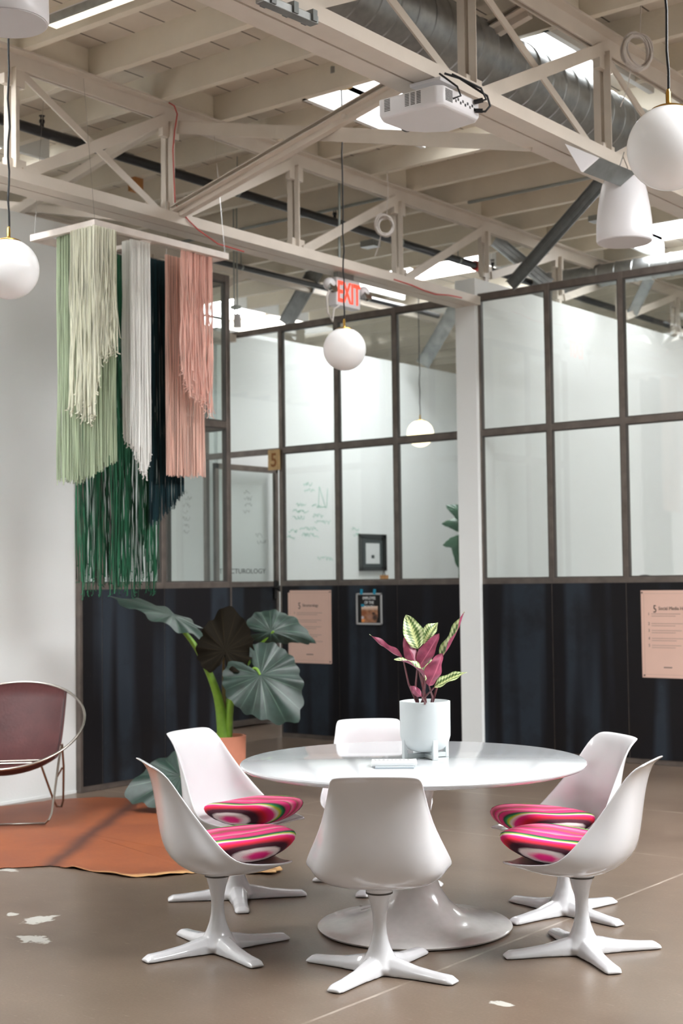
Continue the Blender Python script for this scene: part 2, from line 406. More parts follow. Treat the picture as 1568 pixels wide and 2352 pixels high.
def tag(o, label=None, cat=None, group=None, kind=None):
    for k, v in (('label', label), ('category', cat), ('group', group), ('kind', kind)):
        if v: o[k] = v
    return o
def thing(name, loc, label=None, cat=None, group=None, kind=None, rz=0):
    o = bpy.data.objects.new(name, None); C.objects.link(o); o.location = loc; o.rotation_euler = (0, 0, rz)
    o.empty_display_size = .05
    return tag(o, label, cat, group, kind)
def struct(o): o['kind'] = 'structure'; return o
def copy_tree(o, parent=None):
    c = o.copy(); C.objects.link(c)
    if parent is not None: c.parent = parent
    for ch in list(o.children): copy_tree(ch, c)
    return c
def text_part(name, body, h, m, parent, origin, ax, ay, align='CENTER', thick=.0012, sx=1.0, local=False, lift=.0, bold=0):
    """lettering as a thin solid mesh; h = letter height"""
    cu = bpy.data.curves.new(name, 'FONT'); cu.body = body; cu.size = h/.70; cu.align_x = align; cu.extrude = thick; cu.offset = bold
    cu.resolution_u = 3
    o = bpy.data.objects.new(name, cu); C.objects.link(o)
    dg = bpy.context.evaluated_depsgraph_get(); me = bpy.data.meshes.new_from_object(o.evaluated_get(dg))
    bpy.data.objects.remove(o)
    ax, ay = Vector(ax).normalized(), Vector(ay).normalized(); n = ax.cross(ay)
    off = Vector((0, 0, 0))
    if not local:
        q = parent
        while q: off += q.location; q = q.parent
    for v in me.vertices:
        v.co = Vector(origin) - off + ax*v.co.x*sx + ay*v.co.y + n*(v.co.z+lift)
    me.materials.clear(); me.materials.append(m)
    t = bpy.data.objects.new(name, me); C.objects.link(t); t.parent = parent
    return t

# ================================================================== THE BUILDING
YB = 10.88            # plane of the long glazed wall at the back
XL = -8.10            # plane of the white wall and the short glazed wall at the left
DECK, JB = 5.06, 4.87
ZT, ZM, ZS = 4.10, 2.86, 1.52

b = MB(); b.box2((-17, -4, -.1), (4, 21, 0)); struct(b.build('floor', M['floor']))

# roof deck with skylight openings, some added out of view for fill; joists along x every .6 m
JY = [6.28 + .6*k for k in range(-15, 24)]
sky = [(-6.12, -4.25, 7.52, 8.9), (-6.9, -5.2, 4.5, 5.06), (-10.1, -8.6, 6.62, 7.25), (-12.9, -11.5, 12.70, 14.0),
       (-9.7, -7.95, 12.8, 13.65), (-6.4, -5.1, 12.8, 13.7), (-7.7, -7.05, 1.6, 5.06), (-0.7, 2.3, 4.6, 7.4), (-0.7, 2.3, 8.3, 11.0), (-6.1, -4.3, 1.48, 2.68), (-9.5, -7.9, 2.08, 3.28),
       (-6.0, -4.4, 17.0, 18.2), (-13, -11.5, 6.0, 7.4)]  # most later entries lie out of view, added to brighten the room
ceil = thing('ceiling', (0, 0, JB), kind='structure')
xs = sorted({-17, 4} | {s[0] for s in sky} | {s[1] for s in sky}); ys = sorted({-4, 21} | {s[2] for s in sky} | {s[3] for s in sky})
b = MB()
for i in range(len(xs)-1):
    for j in range(len(ys)-1):
        cx, cy = (xs[i]+xs[i+1])/2, (ys[j]+ys[j+1])/2
        if not any(s[0] < cx < s[1] and s[2] < cy < s[3] for s in sky):
            b.box2((xs[i], ys[j], DECK), (xs[i+1], ys[j+1], DECK+.04))
b.build('deck', M['deck'], ceil)
for y in JY:
    cuts = sorted((s[0], s[1]) for s in sky if s[2]-.02 < y < s[3]+.02); x = -17; b = MB()
    for c0, c1 in cuts: b.box2((x, y-.028, JB), (c0-.04, y+.028, DECK)); x = c1+.04
    b.box2((x, y-.028, JB), (4, y+.028, DECK)); b.build('joist', M['joist_white'], ceil)
for y in JY[::2]:      # short blocking pieces over the trusses
    for x in (-6.97, -4.0):
        b = MB(); b.box2((x-.02, y+.03, JB+.01), (x+.02, y+.57, DECK)); b.build('blocking', M['joist_white'], ceil)
for k, (x0, x1, y0, y1) in enumerate(sky):
    w = thing('window_%d' % (k+1), ((x0+x1)/2, (y0+y1)/2, DECK), kind='structure')  # covers real skylights and the added fill panes alike
    b = MB(); z0, z1 = DECK, DECK+.26
    for a_, c_ in (((x0-.04, y0-.04, z0+.04), (x1+.04, y0, z1)), ((x0-.04, y1, z0+.04), (x1+.04, y1+.04, z1)), ((x0-.04, y0, z0+.04), (x0, y1, z1)), ((x1, y0, z0+.04), (x1+.04, y1, z1))): b.box2(a_, c_)
    b.box2((x0-.04, y0-.04, JB), (x0, y1+.04, z0+.04)); b.box2((x1, y0-.04, JB), (x1+.04, y1+.04, z0+.04)); b.build('curb', M['wall_white'], w)
    b = MB(); b.box2((x0, y0, z1-.02), (x1, y1, z1-.012)); b.build('pane', M['skypane_dimmed' if k in (0, 1, 2) else 'skypane'], w)

# white walls
def wall(name, a, c): b = MB(); b.box2(a, c); return struct(b.build(name, M['wall_white']))
wall('wall_left', (XL-.14, -4, 0), (XL, 7.14, 4.24))
wall('wall_office_divider', (-7.10, YB-.07, 0), (-6.885, 20, 4.27))
wo = wall('wall_office_left', (-10.46, YB+.2, 0), (-10.32, 20, 4.27))
wall('wall_office_rear', (-17, 20, 0), (4, 20.15, 4.6))
wall('wall_corridor', (-15, YB-.02, 0), (-10.32, YB+.14, 4.27))
wall('wall_office_side', (-14, 3.5, 0), (-13.86, 8.8, 4.24))
wall('wall_front', (-17, -4.15, 0), (4, -4.0, 5.06))
b = MB(); b.box2((4, -4, 0), (4.15, 21, 1.0)); b.box2((4, -4, 4.2), (4.15, 21, 5.1))
for k in range(7): b.box2((4, -4+k*4, 1.0), (4.15, -3.3+k*4, 4.2))
struct(b.build('wall_right', M['wall_white']))
# small surface clutter of the left wall's foot
b = MB(); b.box2((XL, -4, 0), (XL+.004, 7.14, .02)); struct(b.build('baseboard_left', M['wall_white']))

# --- glazed steel partition builder: rows of sheet-steel panels below, two tiers of glass above
def glazed(name, pts, axis, plane, sgn, top=ZT, first=True, last=True, tiers=(ZS, ZM)):
    """axis 0: runs along x at y=plane; axis 1: runs along y at x=plane. pts: mullion centres"""
    w = thing(name, ((pts[0], plane, 0) if axis == 0 else (plane, pts[0], 0)), kind='structure')
    def P(s, n, z): return (s, plane + sgn*n, z) if axis == 0 else (plane + sgn*n, s, z)
    a0, a1 = min(pts), max(pts); mw, md = .046, .05
    for p in pts:
        b = MB(); b.box2(P(p-mw/2, -md/2, 0), P(p+mw/2, md/2, top+.03)); b.build('mullion', M['frame_steel'], w, bevel=.003)
    for z, h in ((top, .06), (ZM, .055), (ZS, .055)):
        b = MB(); b.box2(P(a0, -md/2+.003, z-h/2), P(a1, md/2-.003, z+h/2)); b.build('rail', M['frame_steel'], w, bevel=.003)
    b = MB(); b.box2(P(a0, -md/2+.002, 0.003), P(a1, md/2-.002, .045)); b.build('base_rail', M['frame_steel'], w)
    for s0, s1 in zip(pts[:-1], pts[1:]):
        b = MB(); b.box2(P(s0+mw/2, .008, .045), P(s1-mw/2, .012, ZS-.027))
        b.box2(P(s0+.003, .022, .045), P(s1-.003, .028, ZS-.02)); b.build('steel_panel', M['steel'], w)
        for z0, z1 in ((ZS+.0275, ZM-.0275), (ZM+.0275, top-.03)):
            b = MB(); b.box2(P(s0+mw/2, -.003, z0), P(s1-mw/2, .003, z1)); b.build('pane', M['glass'], w)
            b = MB()
            for e in (s0+mw/2+.005, s1-mw/2-.005): b.box2(P(e-.005, -.018, z0), P(e+.005, .018, z1))
            for e in (z0+.005, z1-.005): b.box2(P(s0+mw/2, -.0179, e-.005), P(s1-mw/2, .0179, e+.005))
            b.build('glazing_bead', M['dark_joint'], w)
    return w
def bx(px, py=1180): return atY(px, py, YB).x
gl_l = [bx(649), bx(778), bx(913), bx(1062)+.0]
gb1 = glazed('wall_back_left', gl_l, 0, YB, -1)
gl_r = [bx(1107), bx(1267), bx(1437), bx(1437)+.74, bx(1437)+1.47, bx(1437)+2.2, bx(1437)+2.93, bx(1437)+3.66]
gb2 = glazed('wall_back_right', gl_r, 0, YB, -1)
ly = [7.165, 7.36, 8.02, 8.79]
gb3 = glazed('wall_left_glazed', ly, 1, XL+.02, 1)
xs3 = [XL-.02, XL-.72, XL-1.4, XL-2.1, XL-2.9]
gb4 = glazed('wall_corridor_glazed', xs3, 0, 8.82, 1)

# lettering at the foot of the small office's glass (only the end shows behind the fringe)
pR = atX(384, 1319, XL+.03)
text_part('lettering', 'ER', .045, M['lettering'], gb3, (XL+.026, pR.y, 1.555), (0, 1, 0), (0, 0, 1), align='RIGHT', thick=.0006)

# doorway with transom, door swung open against the office wall
HX, JX = -10.28, gl_l[0]
fr = thing('door_1', (HX, YB, 0), kind='structure')
b = MB()
b.box2((HX-.04, YB-.025, 0), (HX+.006, YB+.025, ZT+.03)); b.box2((HX, YB-.022, ZT-.03), (JX, YB+.022, ZT+.03)); b.box2((HX, YB-.022, ZM-.03), (JX, YB+.022, ZM+.03))
b.build('door_frame', M['frame_steel'], fr, bevel=.003)
b = MB(); b.box2((HX, YB-.003, ZM+.03), (JX, YB+.003, ZT-.03)); b.build('transom_pane', M['glass'], fr)
door = bpy.data.objects.new('door_leaf', None); C.objects.link(door); door.parent = fr
DX, DY0, DY1, DT = HX+.05, YB+.05, YB+1.06, 2.80
b = MB(); t_ = .045
b.box2((DX-t_/2, DY0, .02), (DX+t_/2, DY0+.05, DT)); b.box2((DX-t_/2, DY1-.05, .02), (DX+t_/2, DY1, DT))
b.box2((DX-t_/2, DY0, DT-.06), (DX+t_/2, DY1, DT)); b.box2((DX-t_/2, DY0, ZS-.03), (DX+t_/2, DY1, ZS+.03)); b.box2((DX-t_/2, DY0, .02), (DX+t_/2, DY1, .08))
b.build('leaf_frame', M['frame_steel'], door, bevel=.003)
b = MB(); b.box2((DX-.003, DY0+.05, ZS+.03), (DX+.003, DY1-.05, DT-.06)); b.build('leaf_pane', M['glass'], door)
b = MB(); b.box2((DX-.01, DY0+.05, .08), (DX+.015, DY1-.05, ZS-.03)); b.build('kick_panel', M['steel'], door)
b = MB(); b.tube([(DX+.022, DY1-.07, 1.47), (DX+.075, DY1-.07, 1.47)], .012); b.sphere((DX+.09, DY1-.07, 1.47), .035, 20); b.box2((DX+.022, DY1-.095, 1.36), (DX+.03, DY1-.045, 1.56)); b.build('door_knob', M['black'], door, smooth=40)
text_part('lettering', 'STRUCTUROLOGY', .052, M['lettering'], fr, (DX+.008, atX(610, 1319, DX+.008).y, atX(610, 1317, DX+.008).z), (0, 1, 0), (0, 0, 1), align='RIGHT', thick=.0006, sx=1.25)

# marker scribbles on the office wall
def scribble(name, m, spots, parent, plane, w=.004, cell=.018):
    b = MB()
    for (px, py, wpx, hpx) in spots:
        p = atX(px, py, plane)
        L = abs(atX(px+wpx, py, plane).y - p.y); Hh = hpx/3267*p.length
        y = p.y - L/2
        rows = max(1, int(Hh/.07))
        for r_ in range(rows):
            y = p.y - L/2 + random.uniform(0, L*.2); z = p.z + Hh/2 - r_*.07
            end = y + L*random.uniform(.5, .9); pts = [(plane, y, z)]
            while y < end:
                y += random.uniform(.4, 1)*cell
                pts.append((plane, y, z + random.uniform(-.025, .025)))
            for q0, q1 in zip(pts[:-1], pts[1:]):
                b.bar(q0, q1, w, .001, up=(1, 0, 0))
    return b.build(name, m, parent)
scribble('marker_notes', M['greenink'], [(712, 1132, 35, 40), (690, 1195, 50, 40), (735, 1205, 40, 40), (728, 1172, 35, 20), (715, 1235, 55, 40), (672, 1235, 30, 30), (745, 1290, 45, 15), (820, 1235, 25, 40), (690, 1165, 30, 12)], wo, -10.317)
b = MB()
for a_, c_ in (((733, 1118), (731, 1165)), ((733, 1118), (748, 1168)), ((752, 1122), (750, 1166)), ((731, 1165), (748, 1164))):
    b.bar(atX(*a_, -10.317), atX(*c_, -10.317), .006, .001, up=(1, 0, 0))
b.build('marker_sketch', M['greenink'], wo)
scribble('marker_notes', M['greyink'], [(600, 1245, 30, 30), (570, 1160, 25, 60), (430, 1190, 20, 120)], wo, -10.317)

# ------------------------------------------------------------------ roof trusses
def truss(x, y0, y1, posts, label, zb=4.02, zt=4.87, diags=None, wide=.26, yend=99, over=4.30):
    # beyond yend the truss runs on over the office walls without its lower chord
    t = thing('roof_truss', (x, (y0+y1)/2, zb), label, 'truss', 'painted steel roof trusses')
    m = M['truss_white']
    for s in (-1, 1):
        ye = min(y1, yend); b = MB(); b.box2((x+s*.007, y0, zb), (x+s*wide/2, ye, zb+.012)); b.box2((x+s*(wide/2-.012), y0, zb+.012), (x+s*wide/2, ye, zb+.075))
        b.box2((x+s*.007, y0, zb+.012), (x+s*.02, ye, zb+.10)); b.build('bottom_chord', m, t)
        b = MB(); b.box2((x+s*.012, y0, zt-.11), (x+s*.024, y1, zt)); b.box2((x+s*.012, y0, zt-.014), (x+s*.09, y1, zt)); b.build('top_chord', m, t)
    zlow = zb
    for y in posts:
        zb = zlow if y < yend else over
        if zb > 4.5: continue
        b = MB()
        for s in (-1, 1):
            b.box2((x+s*.012, y-.03, zb+.02), (x+s*.018, y+.03, zt-.02)); b.box2((x+s*.018, y-.03, zb+.1), (x+s*.058, y-.023, zt-.11))
        b.build('post', m, t)
        b = MB(); b.box2((x-.022, y-.09, zt-.22), (x+.022, y+.07, zt-.08)); b.build('gusset', m, t); b = MB(); b.box2((x-.022, y-.07, zb+.06), (x+.022, y+.08, zb+.17))
        b.build('gusset', m, t)
    for (ya, yb, kind) in diags:
        zb = zlow if yb < yend+.5 else over
        if zb > 4.5: continue
        b = MB()
        if kind in ('/', 'x'): b.bar((x+.03, ya+.06, zb+.09), (x+.03, yb-.06, zt-.1), .012, .075, up=(0, 0, 1))
        if kind in ('\\', 'x'): b.bar((x-.02, ya+.06, zt-.1), (x-.02, yb-.06, zb+.09), .012, .05, up=(0, 0, 1))
        b.build('diagonal', m, t)
    return t
pB = [7.02+1.37*k for k in range(-5, 9)]
pA = [6.27+1.52*k for k in range(-5, 9)]
tA = truss(-4.0, -2, 20, pA, 'painted steel roof truss the white projector hangs under', diags=[(a, c, 'x') for a, c in zip(pA[:-1], pA[1:])])
tB = truss(-6.97, -2, 20, pB, 'painted steel roof truss above the EXIT sign and yarn hanging', diags=[(a, c, 'x' if c < 7.1 else '/') for a, c in zip(pB[:-1], pB[1:])], yend=10.83, over=4.27)
tD = truss(-9.94, -2, 20, pB, 'painted steel roof truss farthest back, beyond the black sprinkler pipe', diags=[(a, c, '/') for a, c in zip(pB[:-1], pB[1:])], yend=10.83, over=9)

# sway bracing between the two near trusses
s_ = thing('sway_brace', (-5.5, 7.02, 4.4), 'crossed pale steel brace between the two near trusses behind the pendant cord', 'brace')
b = MB(); b.bar((-6.9, 6.97, 4.10), (-4.06, 6.97, 4.80), .008, .085, up=(0, 1, 0)); b.bar((-6.9, 6.975, 4.14), (-4.06, 6.975, 4.84), .07, .008, up=(0, 0, 1))
b.bar((-6.9, 7.0, 4.10), (-4.06, 7.0, 4.80), .05, .085, up=(0, 0, 1)); b.build('diagonal_angle', M['truss_white'], s_)
b = MB(); b.bar((-6.92, 7.08, 4.76), (-4.08, 7.08, 4.07), .06, .008, up=(0, 0, 1)); b.bar((-6.92, 7.05, 4.73), (-4.08, 7.05, 4.04), .008, .09, up=(0, 0, 1)); b.build('cross_angle', M['truss_white'], s_)
b = MB(); b.lathe([(.001, .0), (.018, .0), (.018, .02), (.001, .02)], (-5.35, 6.93, 4.44), 6, Matrix.Rotation(PI/2, 3, 'X')); b.build('bolt', M['truss_white'], s_)
s2 = thing('sway_brace', (-8.4, 7.02, 4.4), 'pale steel brace slanting behind the truss left of the red wire', 'brace')
b = MB(); b.bar((-9.86, 7.0, 4.12), (-7.02, 7.0, 4.78), .05, .07, up=(0, 0, 1)); b.build('diagonal_angle', M['truss_white'], s2)
b = MB(); b.bar((-9.86, 7.06, 4.76), (-7.02, 7.06, 4.08), .05, .06, up=(0, 0, 1)); b.build('cross_angle', M['truss_white'], s2)

# ------------------------------------------------------------------ services in the roof
def spiral_duct(name, p, q, r, label, pitch=.16, elbow=None):
    t = thing(name, (Vector(p)+Vector(q))/2, label, 'duct')
    p, q = Vector(p), Vector(q); d = (q-p); L = d.length; d.normalize()
    pts = []; rr = []; k = 0; x = 0
    while x < L:
        pts += [p+d*x, p+d*(x+.006), p+d*(x+.010), p+d*(x+.016)]; rr += [r, r+.006, r+.006, r]; x += pitch
    b = MB(); b.tube(pts, rr, 40); b.build('spiral_tube', M['galv'], t, smooth=30)
    return t
dk = spiral_duct('air_duct', (-4.47, -1.5, 4.64), (-4.47, 10.35, 4.64), .215, 'large galvanised spiral duct running beside the projector truss')
b = MB(); b.tube([(-4.47, 10.33, 4.64), (-4.47, 10.36, 4.64)], .222, 40); b.tube([(-4.47, 10.1, 4.64), (-4.47, 10.13, 4.64)], .222, 40); b.build('end_collar', M['galv'], dk, smooth=30)
for y in (3.2, 8.05):
    b = MB(); b.box2((-4.735, y-.012, 4.6), (-4.695, y+.012, 5.04)); b.build('hanger_strap', M['galv_dark'], dk)
p0, p1 = atY(1262, 640, 13.3), atY(1600, 590, 13.3); zz = 4.70
d2 = spiral_duct('air_duct', (p0.x, 13.3, zz), (-3.2, 13.3, zz), .115, 'smaller galvanised duct over the offices behind the right glazed wall', pitch=.2)
b = MB(); b.tube([(p0.x-.14+.14*math.cos(a), 13.3, zz-.14+.14*math.sin(a)) for a in [R(90-10*k) for k in range(0, 1)]] + [(p0.x, 13.3, zz), (p0.x-.07, 13.3, zz-.02), (p0.x-.12, 13.3, zz-.07), (p0.x-.135, 13.3, zz-.14), (p0.x-.135, 13.3, zz-.4)], .12, 28); b.build('elbow', M['galv'], d2, smooth=40)

# black sprinkler main with sprinkler heads
def pipe(name, p, q, r, m, label, cat='pipe', heads=(), clamps=()):
    t = thing(name, (Vector(p)+Vector(q))/2, label, cat)
    b = MB(); b.tube([p, q], r, 20); b.build('pipe_run', m, t, smooth=30)
    for y in heads:
        x, z = p[0], p[2]
        b = MB(); b.tube([(x, y, z+r*.8), (x, y, z+.07)], .014, 10); b.tube([(x, y, z+.065), (x, y, z+.085)], .02, 10)
        b.box2((x-.014, y-.004, z+.085), (x-.010, y+.004, z+.115)); b.box2((x+.010, y-.004, z+.085), (x+.014, y+.004, z+.115)); b.tube([(x, y, z+.113), (x, y, z+.117)], .022, 12)
        b.build('sprinkler_head', M['black'], t)
    for y in clamps:
        b = MB(); b.tube([(p[0], y-.012, p[2]), (p[0], y+.012, p[2])], r+.004, 18, cap=False); b.tube([(p[0], y, p[2]), (p[0], y, JB+.05)], .005, 8); b.build('hanger', M['conduit'], t)
    return t
pm = pipe('sprinkler_pipe', (-7.77, -2, 4.75), (-7.77, 19, 4.75), .037, M['black_pipe'], 'long black sprinkler pipe crossing behind the upper chord of the truss', heads=(6.55, 9.9, 3.2, 12.55), clamps=(8.6, 5.4, 11.9, 10.9))
b = MB(); b.tube([(-7.77, 12.2, 4.75), (-7.77, 12.34, 4.75)], .052, 20); b.build('coupling', M['redwire'], pm, smooth=40)
pipe('sprinkler_pipe', (-9.17, 9.8, 4.6), (-9.17, 13.6, 4.6), .028, M['black_pipe'], 'shorter thin black pipe above the doorway, right of the yarn hanging', clamps=(10.2, 11.6))
b = MB(); b.tube([atD(462, 588, 12.6), atD(520, 600, 12.6)], .006); 

# galvanised strut brace
def channel(name, p, q, label, w=.085, m='galv_dark'):
    p, q = Vector(p), Vector(q); t = thing(name, (p+q)/2, label, 'strut brace')
    d = (q-p).normalized(); side = d.cross(FW).normalized()
    b = MB(); b.bar(p, q, w, .004, up=FW)
    for s in (-1, 1): b.bar(p+side*s*w*.5-FW*.02, q+side*s*w*.5-FW*.02, .004, .04, up=FW)
    b.bar(p+side*w*.18-FW*.008, q+side*w*.18-FW*.008, .012, .01, up=FW); b.bar(p-side*w*.18-FW*.008, q-side*w*.18-FW*.008, .012, .01, up=FW)
    b.build('channel', M[m], t)
    return t
s0, s1 = atD(1395, 402, 10.2), atD(1172, 656, 11.9); 
channel('strut_brace', s0, s1, 'grey steel strut slanting down from under the white speaker to the right glazed wall', .10)
channel('strut_brace', atD(1135, 552, 13.6), atD(1262, 655, 14.0), 'galvanised strut slanting the other way beyond the right glazed wall', .12, 'galv')
channel('strut_brace', atD(728, 618, 15.6), atD(655, 745, 16.0), 'galvanised strut slanting behind the EXIT sign', .17, 'galv')
channel('strut_brace', atD(1046, 708, 17.0), atD(970, 838, 17.5), 'galvanised strut seen through the top pane left of the white pier', .17, 'galv')
channel('strut_brace', atD(1490, 640, 15.0), atD(1450, 722, 15.4), 'galvanised strut seen through the top pane at the far right', .11, 'galv')

# conduits and junction boxes
cd = thing('conduit', (-7.2, 10.5, 4.7), 'grey conduit hanging down between black pipe and yarn hanging, ending in a white spotlight', 'conduit')
for dx in (-3, 4):
    b = MB(); q = atD(541+dx, 725, 13.0); b.tube([(q.x, q.y, DECK), q], .007, 8); b.build('tube', M['conduit'], cd)
b = MB(); b.tube([atD(545, 722, 13.0), atD(545, 752, 13.0)], [.03, .038], 16); b.build('lamp_head', M['plastic'], cd, smooth=40)
b = MB(); b.box(atD(541, 706, 13.0), (.07, .07, .03)); b.build('bracket', M['conduit'], cd)
vc = thing('conduit', atD(781, 520, 12.0), 'thin grey conduit standing just behind the middle pendant cord', 'conduit')
b = MB(); b.tube([atD(779, 400, 11.6), atD(779, 640, 11.6)], .011, 10); b.build('tube', M['conduit'], vc)
hr = thing('conduit', (-5.2, 10.2, 4.86), 'grey conduit clipped along a joist right of the pendant cord', 'conduit')
b = MB(); b.tube([(-6.7, 10.44, 4.85), (-4.3, 10.44, 4.85)], .014, 10); b.build('tube', M['conduit'], hr)
hr = thing('conduit', (-8.2, 9.85, 4.85), 'grey conduit clipped along a joist above the EXIT sign', 'conduit')
b = MB(); b.tube([(-9.8, 9.84, 4.85), (-7.1, 9.84, 4.85)], .014, 10); b.build('tube', M['conduit'], hr)
q = atZ(887, 572, 4.84); q.y = min(JY, key=lambda v: abs(v-q.y)); b = MB(); b.box(q, (.16, .12, .06)); tag(b.build('junction_box', M['ceil_box']), 'grey junction box under the joists above the EXIT sign', 'junction box')
q = atZ(1350, 492, 4.845); q.y = min(JY, key=lambda v: abs(v-q.y)); b = MB(); b.box(q, (.16, .12, .05)); tag(b.build('junction_box', M['ceil_box']), 'grey junction box under the joists left of the white speaker', 'junction box')
b = MB(); bp_ = atZ(339, 437, 4.80); bp_.y = min(JY, key=lambda v: abs(v-bp_.y)); b.box2((bp_.x-.04, bp_.y-.05, 4.76), (bp_.x+.04, bp_.y+.05, JB)); tag(b.build('wood_block', M['wood'], bevel=.003), 'raw wood block wedged under a joist left of the red wire', 'block')
b = MB(); b.tube([atD(1089/2, 345, 11.6), atD(1089/2, 415, 11.6)], .004, 6); tag(b.build('hanger_rod', M['conduit']), 'thin threaded hanger rod above the black sprinkler pipe', 'rod')

# strip light hung under the joists at the top left, clear strip beside the near truss
q0, q1 = atZ(116, 58, 4.82), atZ(330, -22, 4.82)
sl = thing('strip_light', (q0+q1)/2, 'white strip light with metal edge at the top left beside the bell speaker', 'light fixture')
up_ = UP*.02
b = MB(); b.bar(q0+up_, q1+up_, .11, .04); b.build('housing', M['plastic'], sl, bevel=.004)
b = MB(); b.bar(q0-UP*.004, q1-UP*.004, .09, .008); b.build('tube_diffuser', mat('lit_diffuser', (250, 246, 232), .4, emit=(255, 246, 225), emit_s=1.1), sl)
sd = (q1-q0).cross(UP).normalized()
b = MB(); b.bar(q0+sd*.06, q1+sd*.06, .01, .05); b.build('metal_edge', M['galv'], sl)
q0, q1 = atZ(596, -4, 4.0), atZ(722, 50, 4.0)
sl = thing('strip_light', (q0+q1)/2, 'grey metal strip light clipped to the underside of the near truss at the top', 'light fixture')
b = MB(); b.bar(q0, q1, .05, .035); b.build('housing', M['galv'], sl, bevel=.003)
for k in (.15, .55, .9):
    b = MB(); b.box(q0.lerp(q1, k)+UP*.01, (.07, .03, .05)); b.build('clip', M['galv_dark'], sl)

# red wire down the post
w = [atX(388, 236, -6.86), atX(400, 243, -6.86), atX(407, 262, -6.86), atX(401, 300, -6.86), atX(397, 345, -6.86), atX(399, 400, -6.86), atX(402, 468, -6.86), atX(432, 505, -6.83), atX(455, 528, -6.83), atX(500, 560, -6.8), atX(560, 578, -6.8)]
b = MB(); b.tube(w, .0045, 8); tag(b.build('red_wire', M['redwire'], smooth=60), 'thin red wire running down the truss post', 'wire')
w = [atX(x_, y_, -6.8) for x_, y_ in ((905, 642), (945, 655), (975, 668), (1000, 676), (1030, 678), (1060, 684))]
b = MB(); b.tube(w, .006, 8); tag(b.build('red_wire', M['redwire'], smooth=60), 'reddish wire lying along the truss right of the EXIT sign', 'wire')

# fluorescent strip hood at the end of the near truss
lt = thing('light_hood', atD(1360, 360, 8.9), 'light hood with white triangular end under the near truss beside the speaker', 'light fixture')
A_, B_, C_ = atD(1297, 330, 7.9), atD(1372, 361, 7.9), atD(1334, 394, 7.9)
sh = Vector((0, 1.0, 0)) + Vector((0.1, 0, 0))
b = MB(); b.add([A_, B_, C_, A_+sh*.02, B_+sh*.02, C_+sh*.02], [(0, 1, 2), (3, 5, 4), (0, 3, 4, 1), (1, 4, 5, 2), (2, 5, 3, 0)]); b.build('end_cap', M['plastic'], lt)
b = MB(); S = Vector((.03, .42, 0)); b.add([A_+S*.02, B_+S*.02, C_+S*.02, A_+S, B_+S, C_+S], [(0, 1, 2), (3, 5, 4), (0, 3, 4, 1), (1, 4, 5, 2), (2, 5, 3, 0)]); b.build('housing', M['galv_dark'], lt)

# white cable coils
def coil(px, py, d, rpx, label, n=9):
    c = atD(px, py, d); r0 = rpx/3267*d; t = thing('cable_coil', c, label, 'cable')
    b = MB(); tilt = RT*.9 + FW*.3
    for k in range(n):
        rr = r0*random.uniform(.82, 1.04); off = Vector((random.uniform(-.012, .012), random.uniform(-.012, .012), random.uniform(-.012, .012)))
        b.tube([c+off+tilt*rr*.92*math.cos(a)+UP*rr*math.sin(a)+FW*.02*math.sin(a*2+k) for a in [2*PI*j/28 for j in range(28)]], .0042*d/6, 6, closed=True)
    b.build('loops', M['whitecable'], t, smooth=60)
    b = MB(); b.tube([atD(px+5, py-rpx, d), atD(px+8, py-rpx-60, d), atD(px+6, py-rpx-100, d)], .003, 6); b.build('tail', M['whitecable'], t); b = MB(); b.tube([c-UP*r0-RT*r0*.4, c-UP*r0*2-RT*r0*.6, c-UP*r0*3-RT*r0*1.0], .003, 6)
    b.build('tail', M['whitecable'], t)
coil(1464, 120, 8.4, 43, 'thick coil of white cable hanging at the upper right beside the globe cord', 12)
coil(883, 518, 11.4, 24, 'faint small coil of white cable hanging above the EXIT sign', 5)

# ------------------------------------------------------------------ projector
pc = Vector((-3.935, 5.82, 3.88)); tp = thing('projector', pc, 'white ceiling projector with black cables hung under the near truss', 'projector')
x0, x1, y0, y1, z0, z1 = -4.11, -3.76, 5.63, 6.0, 3.835, 3.935
def rounded(xa, xb, ya, yb, r, n=5):
    pts = []
    for cx, cy, a0 in ((xb-r, yb-r, 0), (xa+r, yb-r, 90), (xa+r, ya+r, 180), (xb-r, ya+r, 270)):
        for k in range(n+1): a = R(a0+90*k/n); pts.append((cx+r*math.cos(a), cy+r*math.sin(a)))
    return pts
b = MB()
# body outline bulges at the lens side (far left)
ol = [(x1-.03, y0), (x1, y0+.03), (x1, y1-.03), (x1-.03, y1), (-3.98, y1+.03), (-4.08, y1-.03), (-4.15, y1-.12), (-4.16, y0+.06), (-4.13, y0)]
n = len(ol)
vs = [(x, y, z0+.02) for x, y in ol] + [(x, y, z1) for x, y in ol]; inn = [((x-pc.x)*.94+pc.x, (y-pc.y)*.94+pc.y, z0) for x, y in ol]
b.add(inn+vs, [tuple(range(n))[::-1]] + [(i, (i+1) % n, n+(i+1) % n, n+i) for i in range(n)] + [(n+i, n+(i+1) % n, 2*n+(i+1) % n, 2*n+i) for i in range(n)] + [tuple(range(2*n, 3*n))])
pbody = b.build('body', M['plastic'], tp, bevel=.008, smooth=40)
for xa, xb in ((-3.875, -3.905), (-3.91, -3.94), (-3.945, -3.975), (-4.06, -4.10)):
    b = MB()
    for k in range(8): b.box2((xb+.003, y0-.002, z0+.03+k*.008), (xa-.003, y0+.004, z0+.034+k*.008))
    b.build('vent_slot', M['vent'], pbody)
b = MB()
for k in range(11): b.bar((x1+.001, y0+.04, z0+.03+k*.0055), (x1+.001, y0+.10, z0+.03+k*.0055), .003, .002, up=(1, 0, 0))
b.build('speaker_grille', M['vent'], pbody)
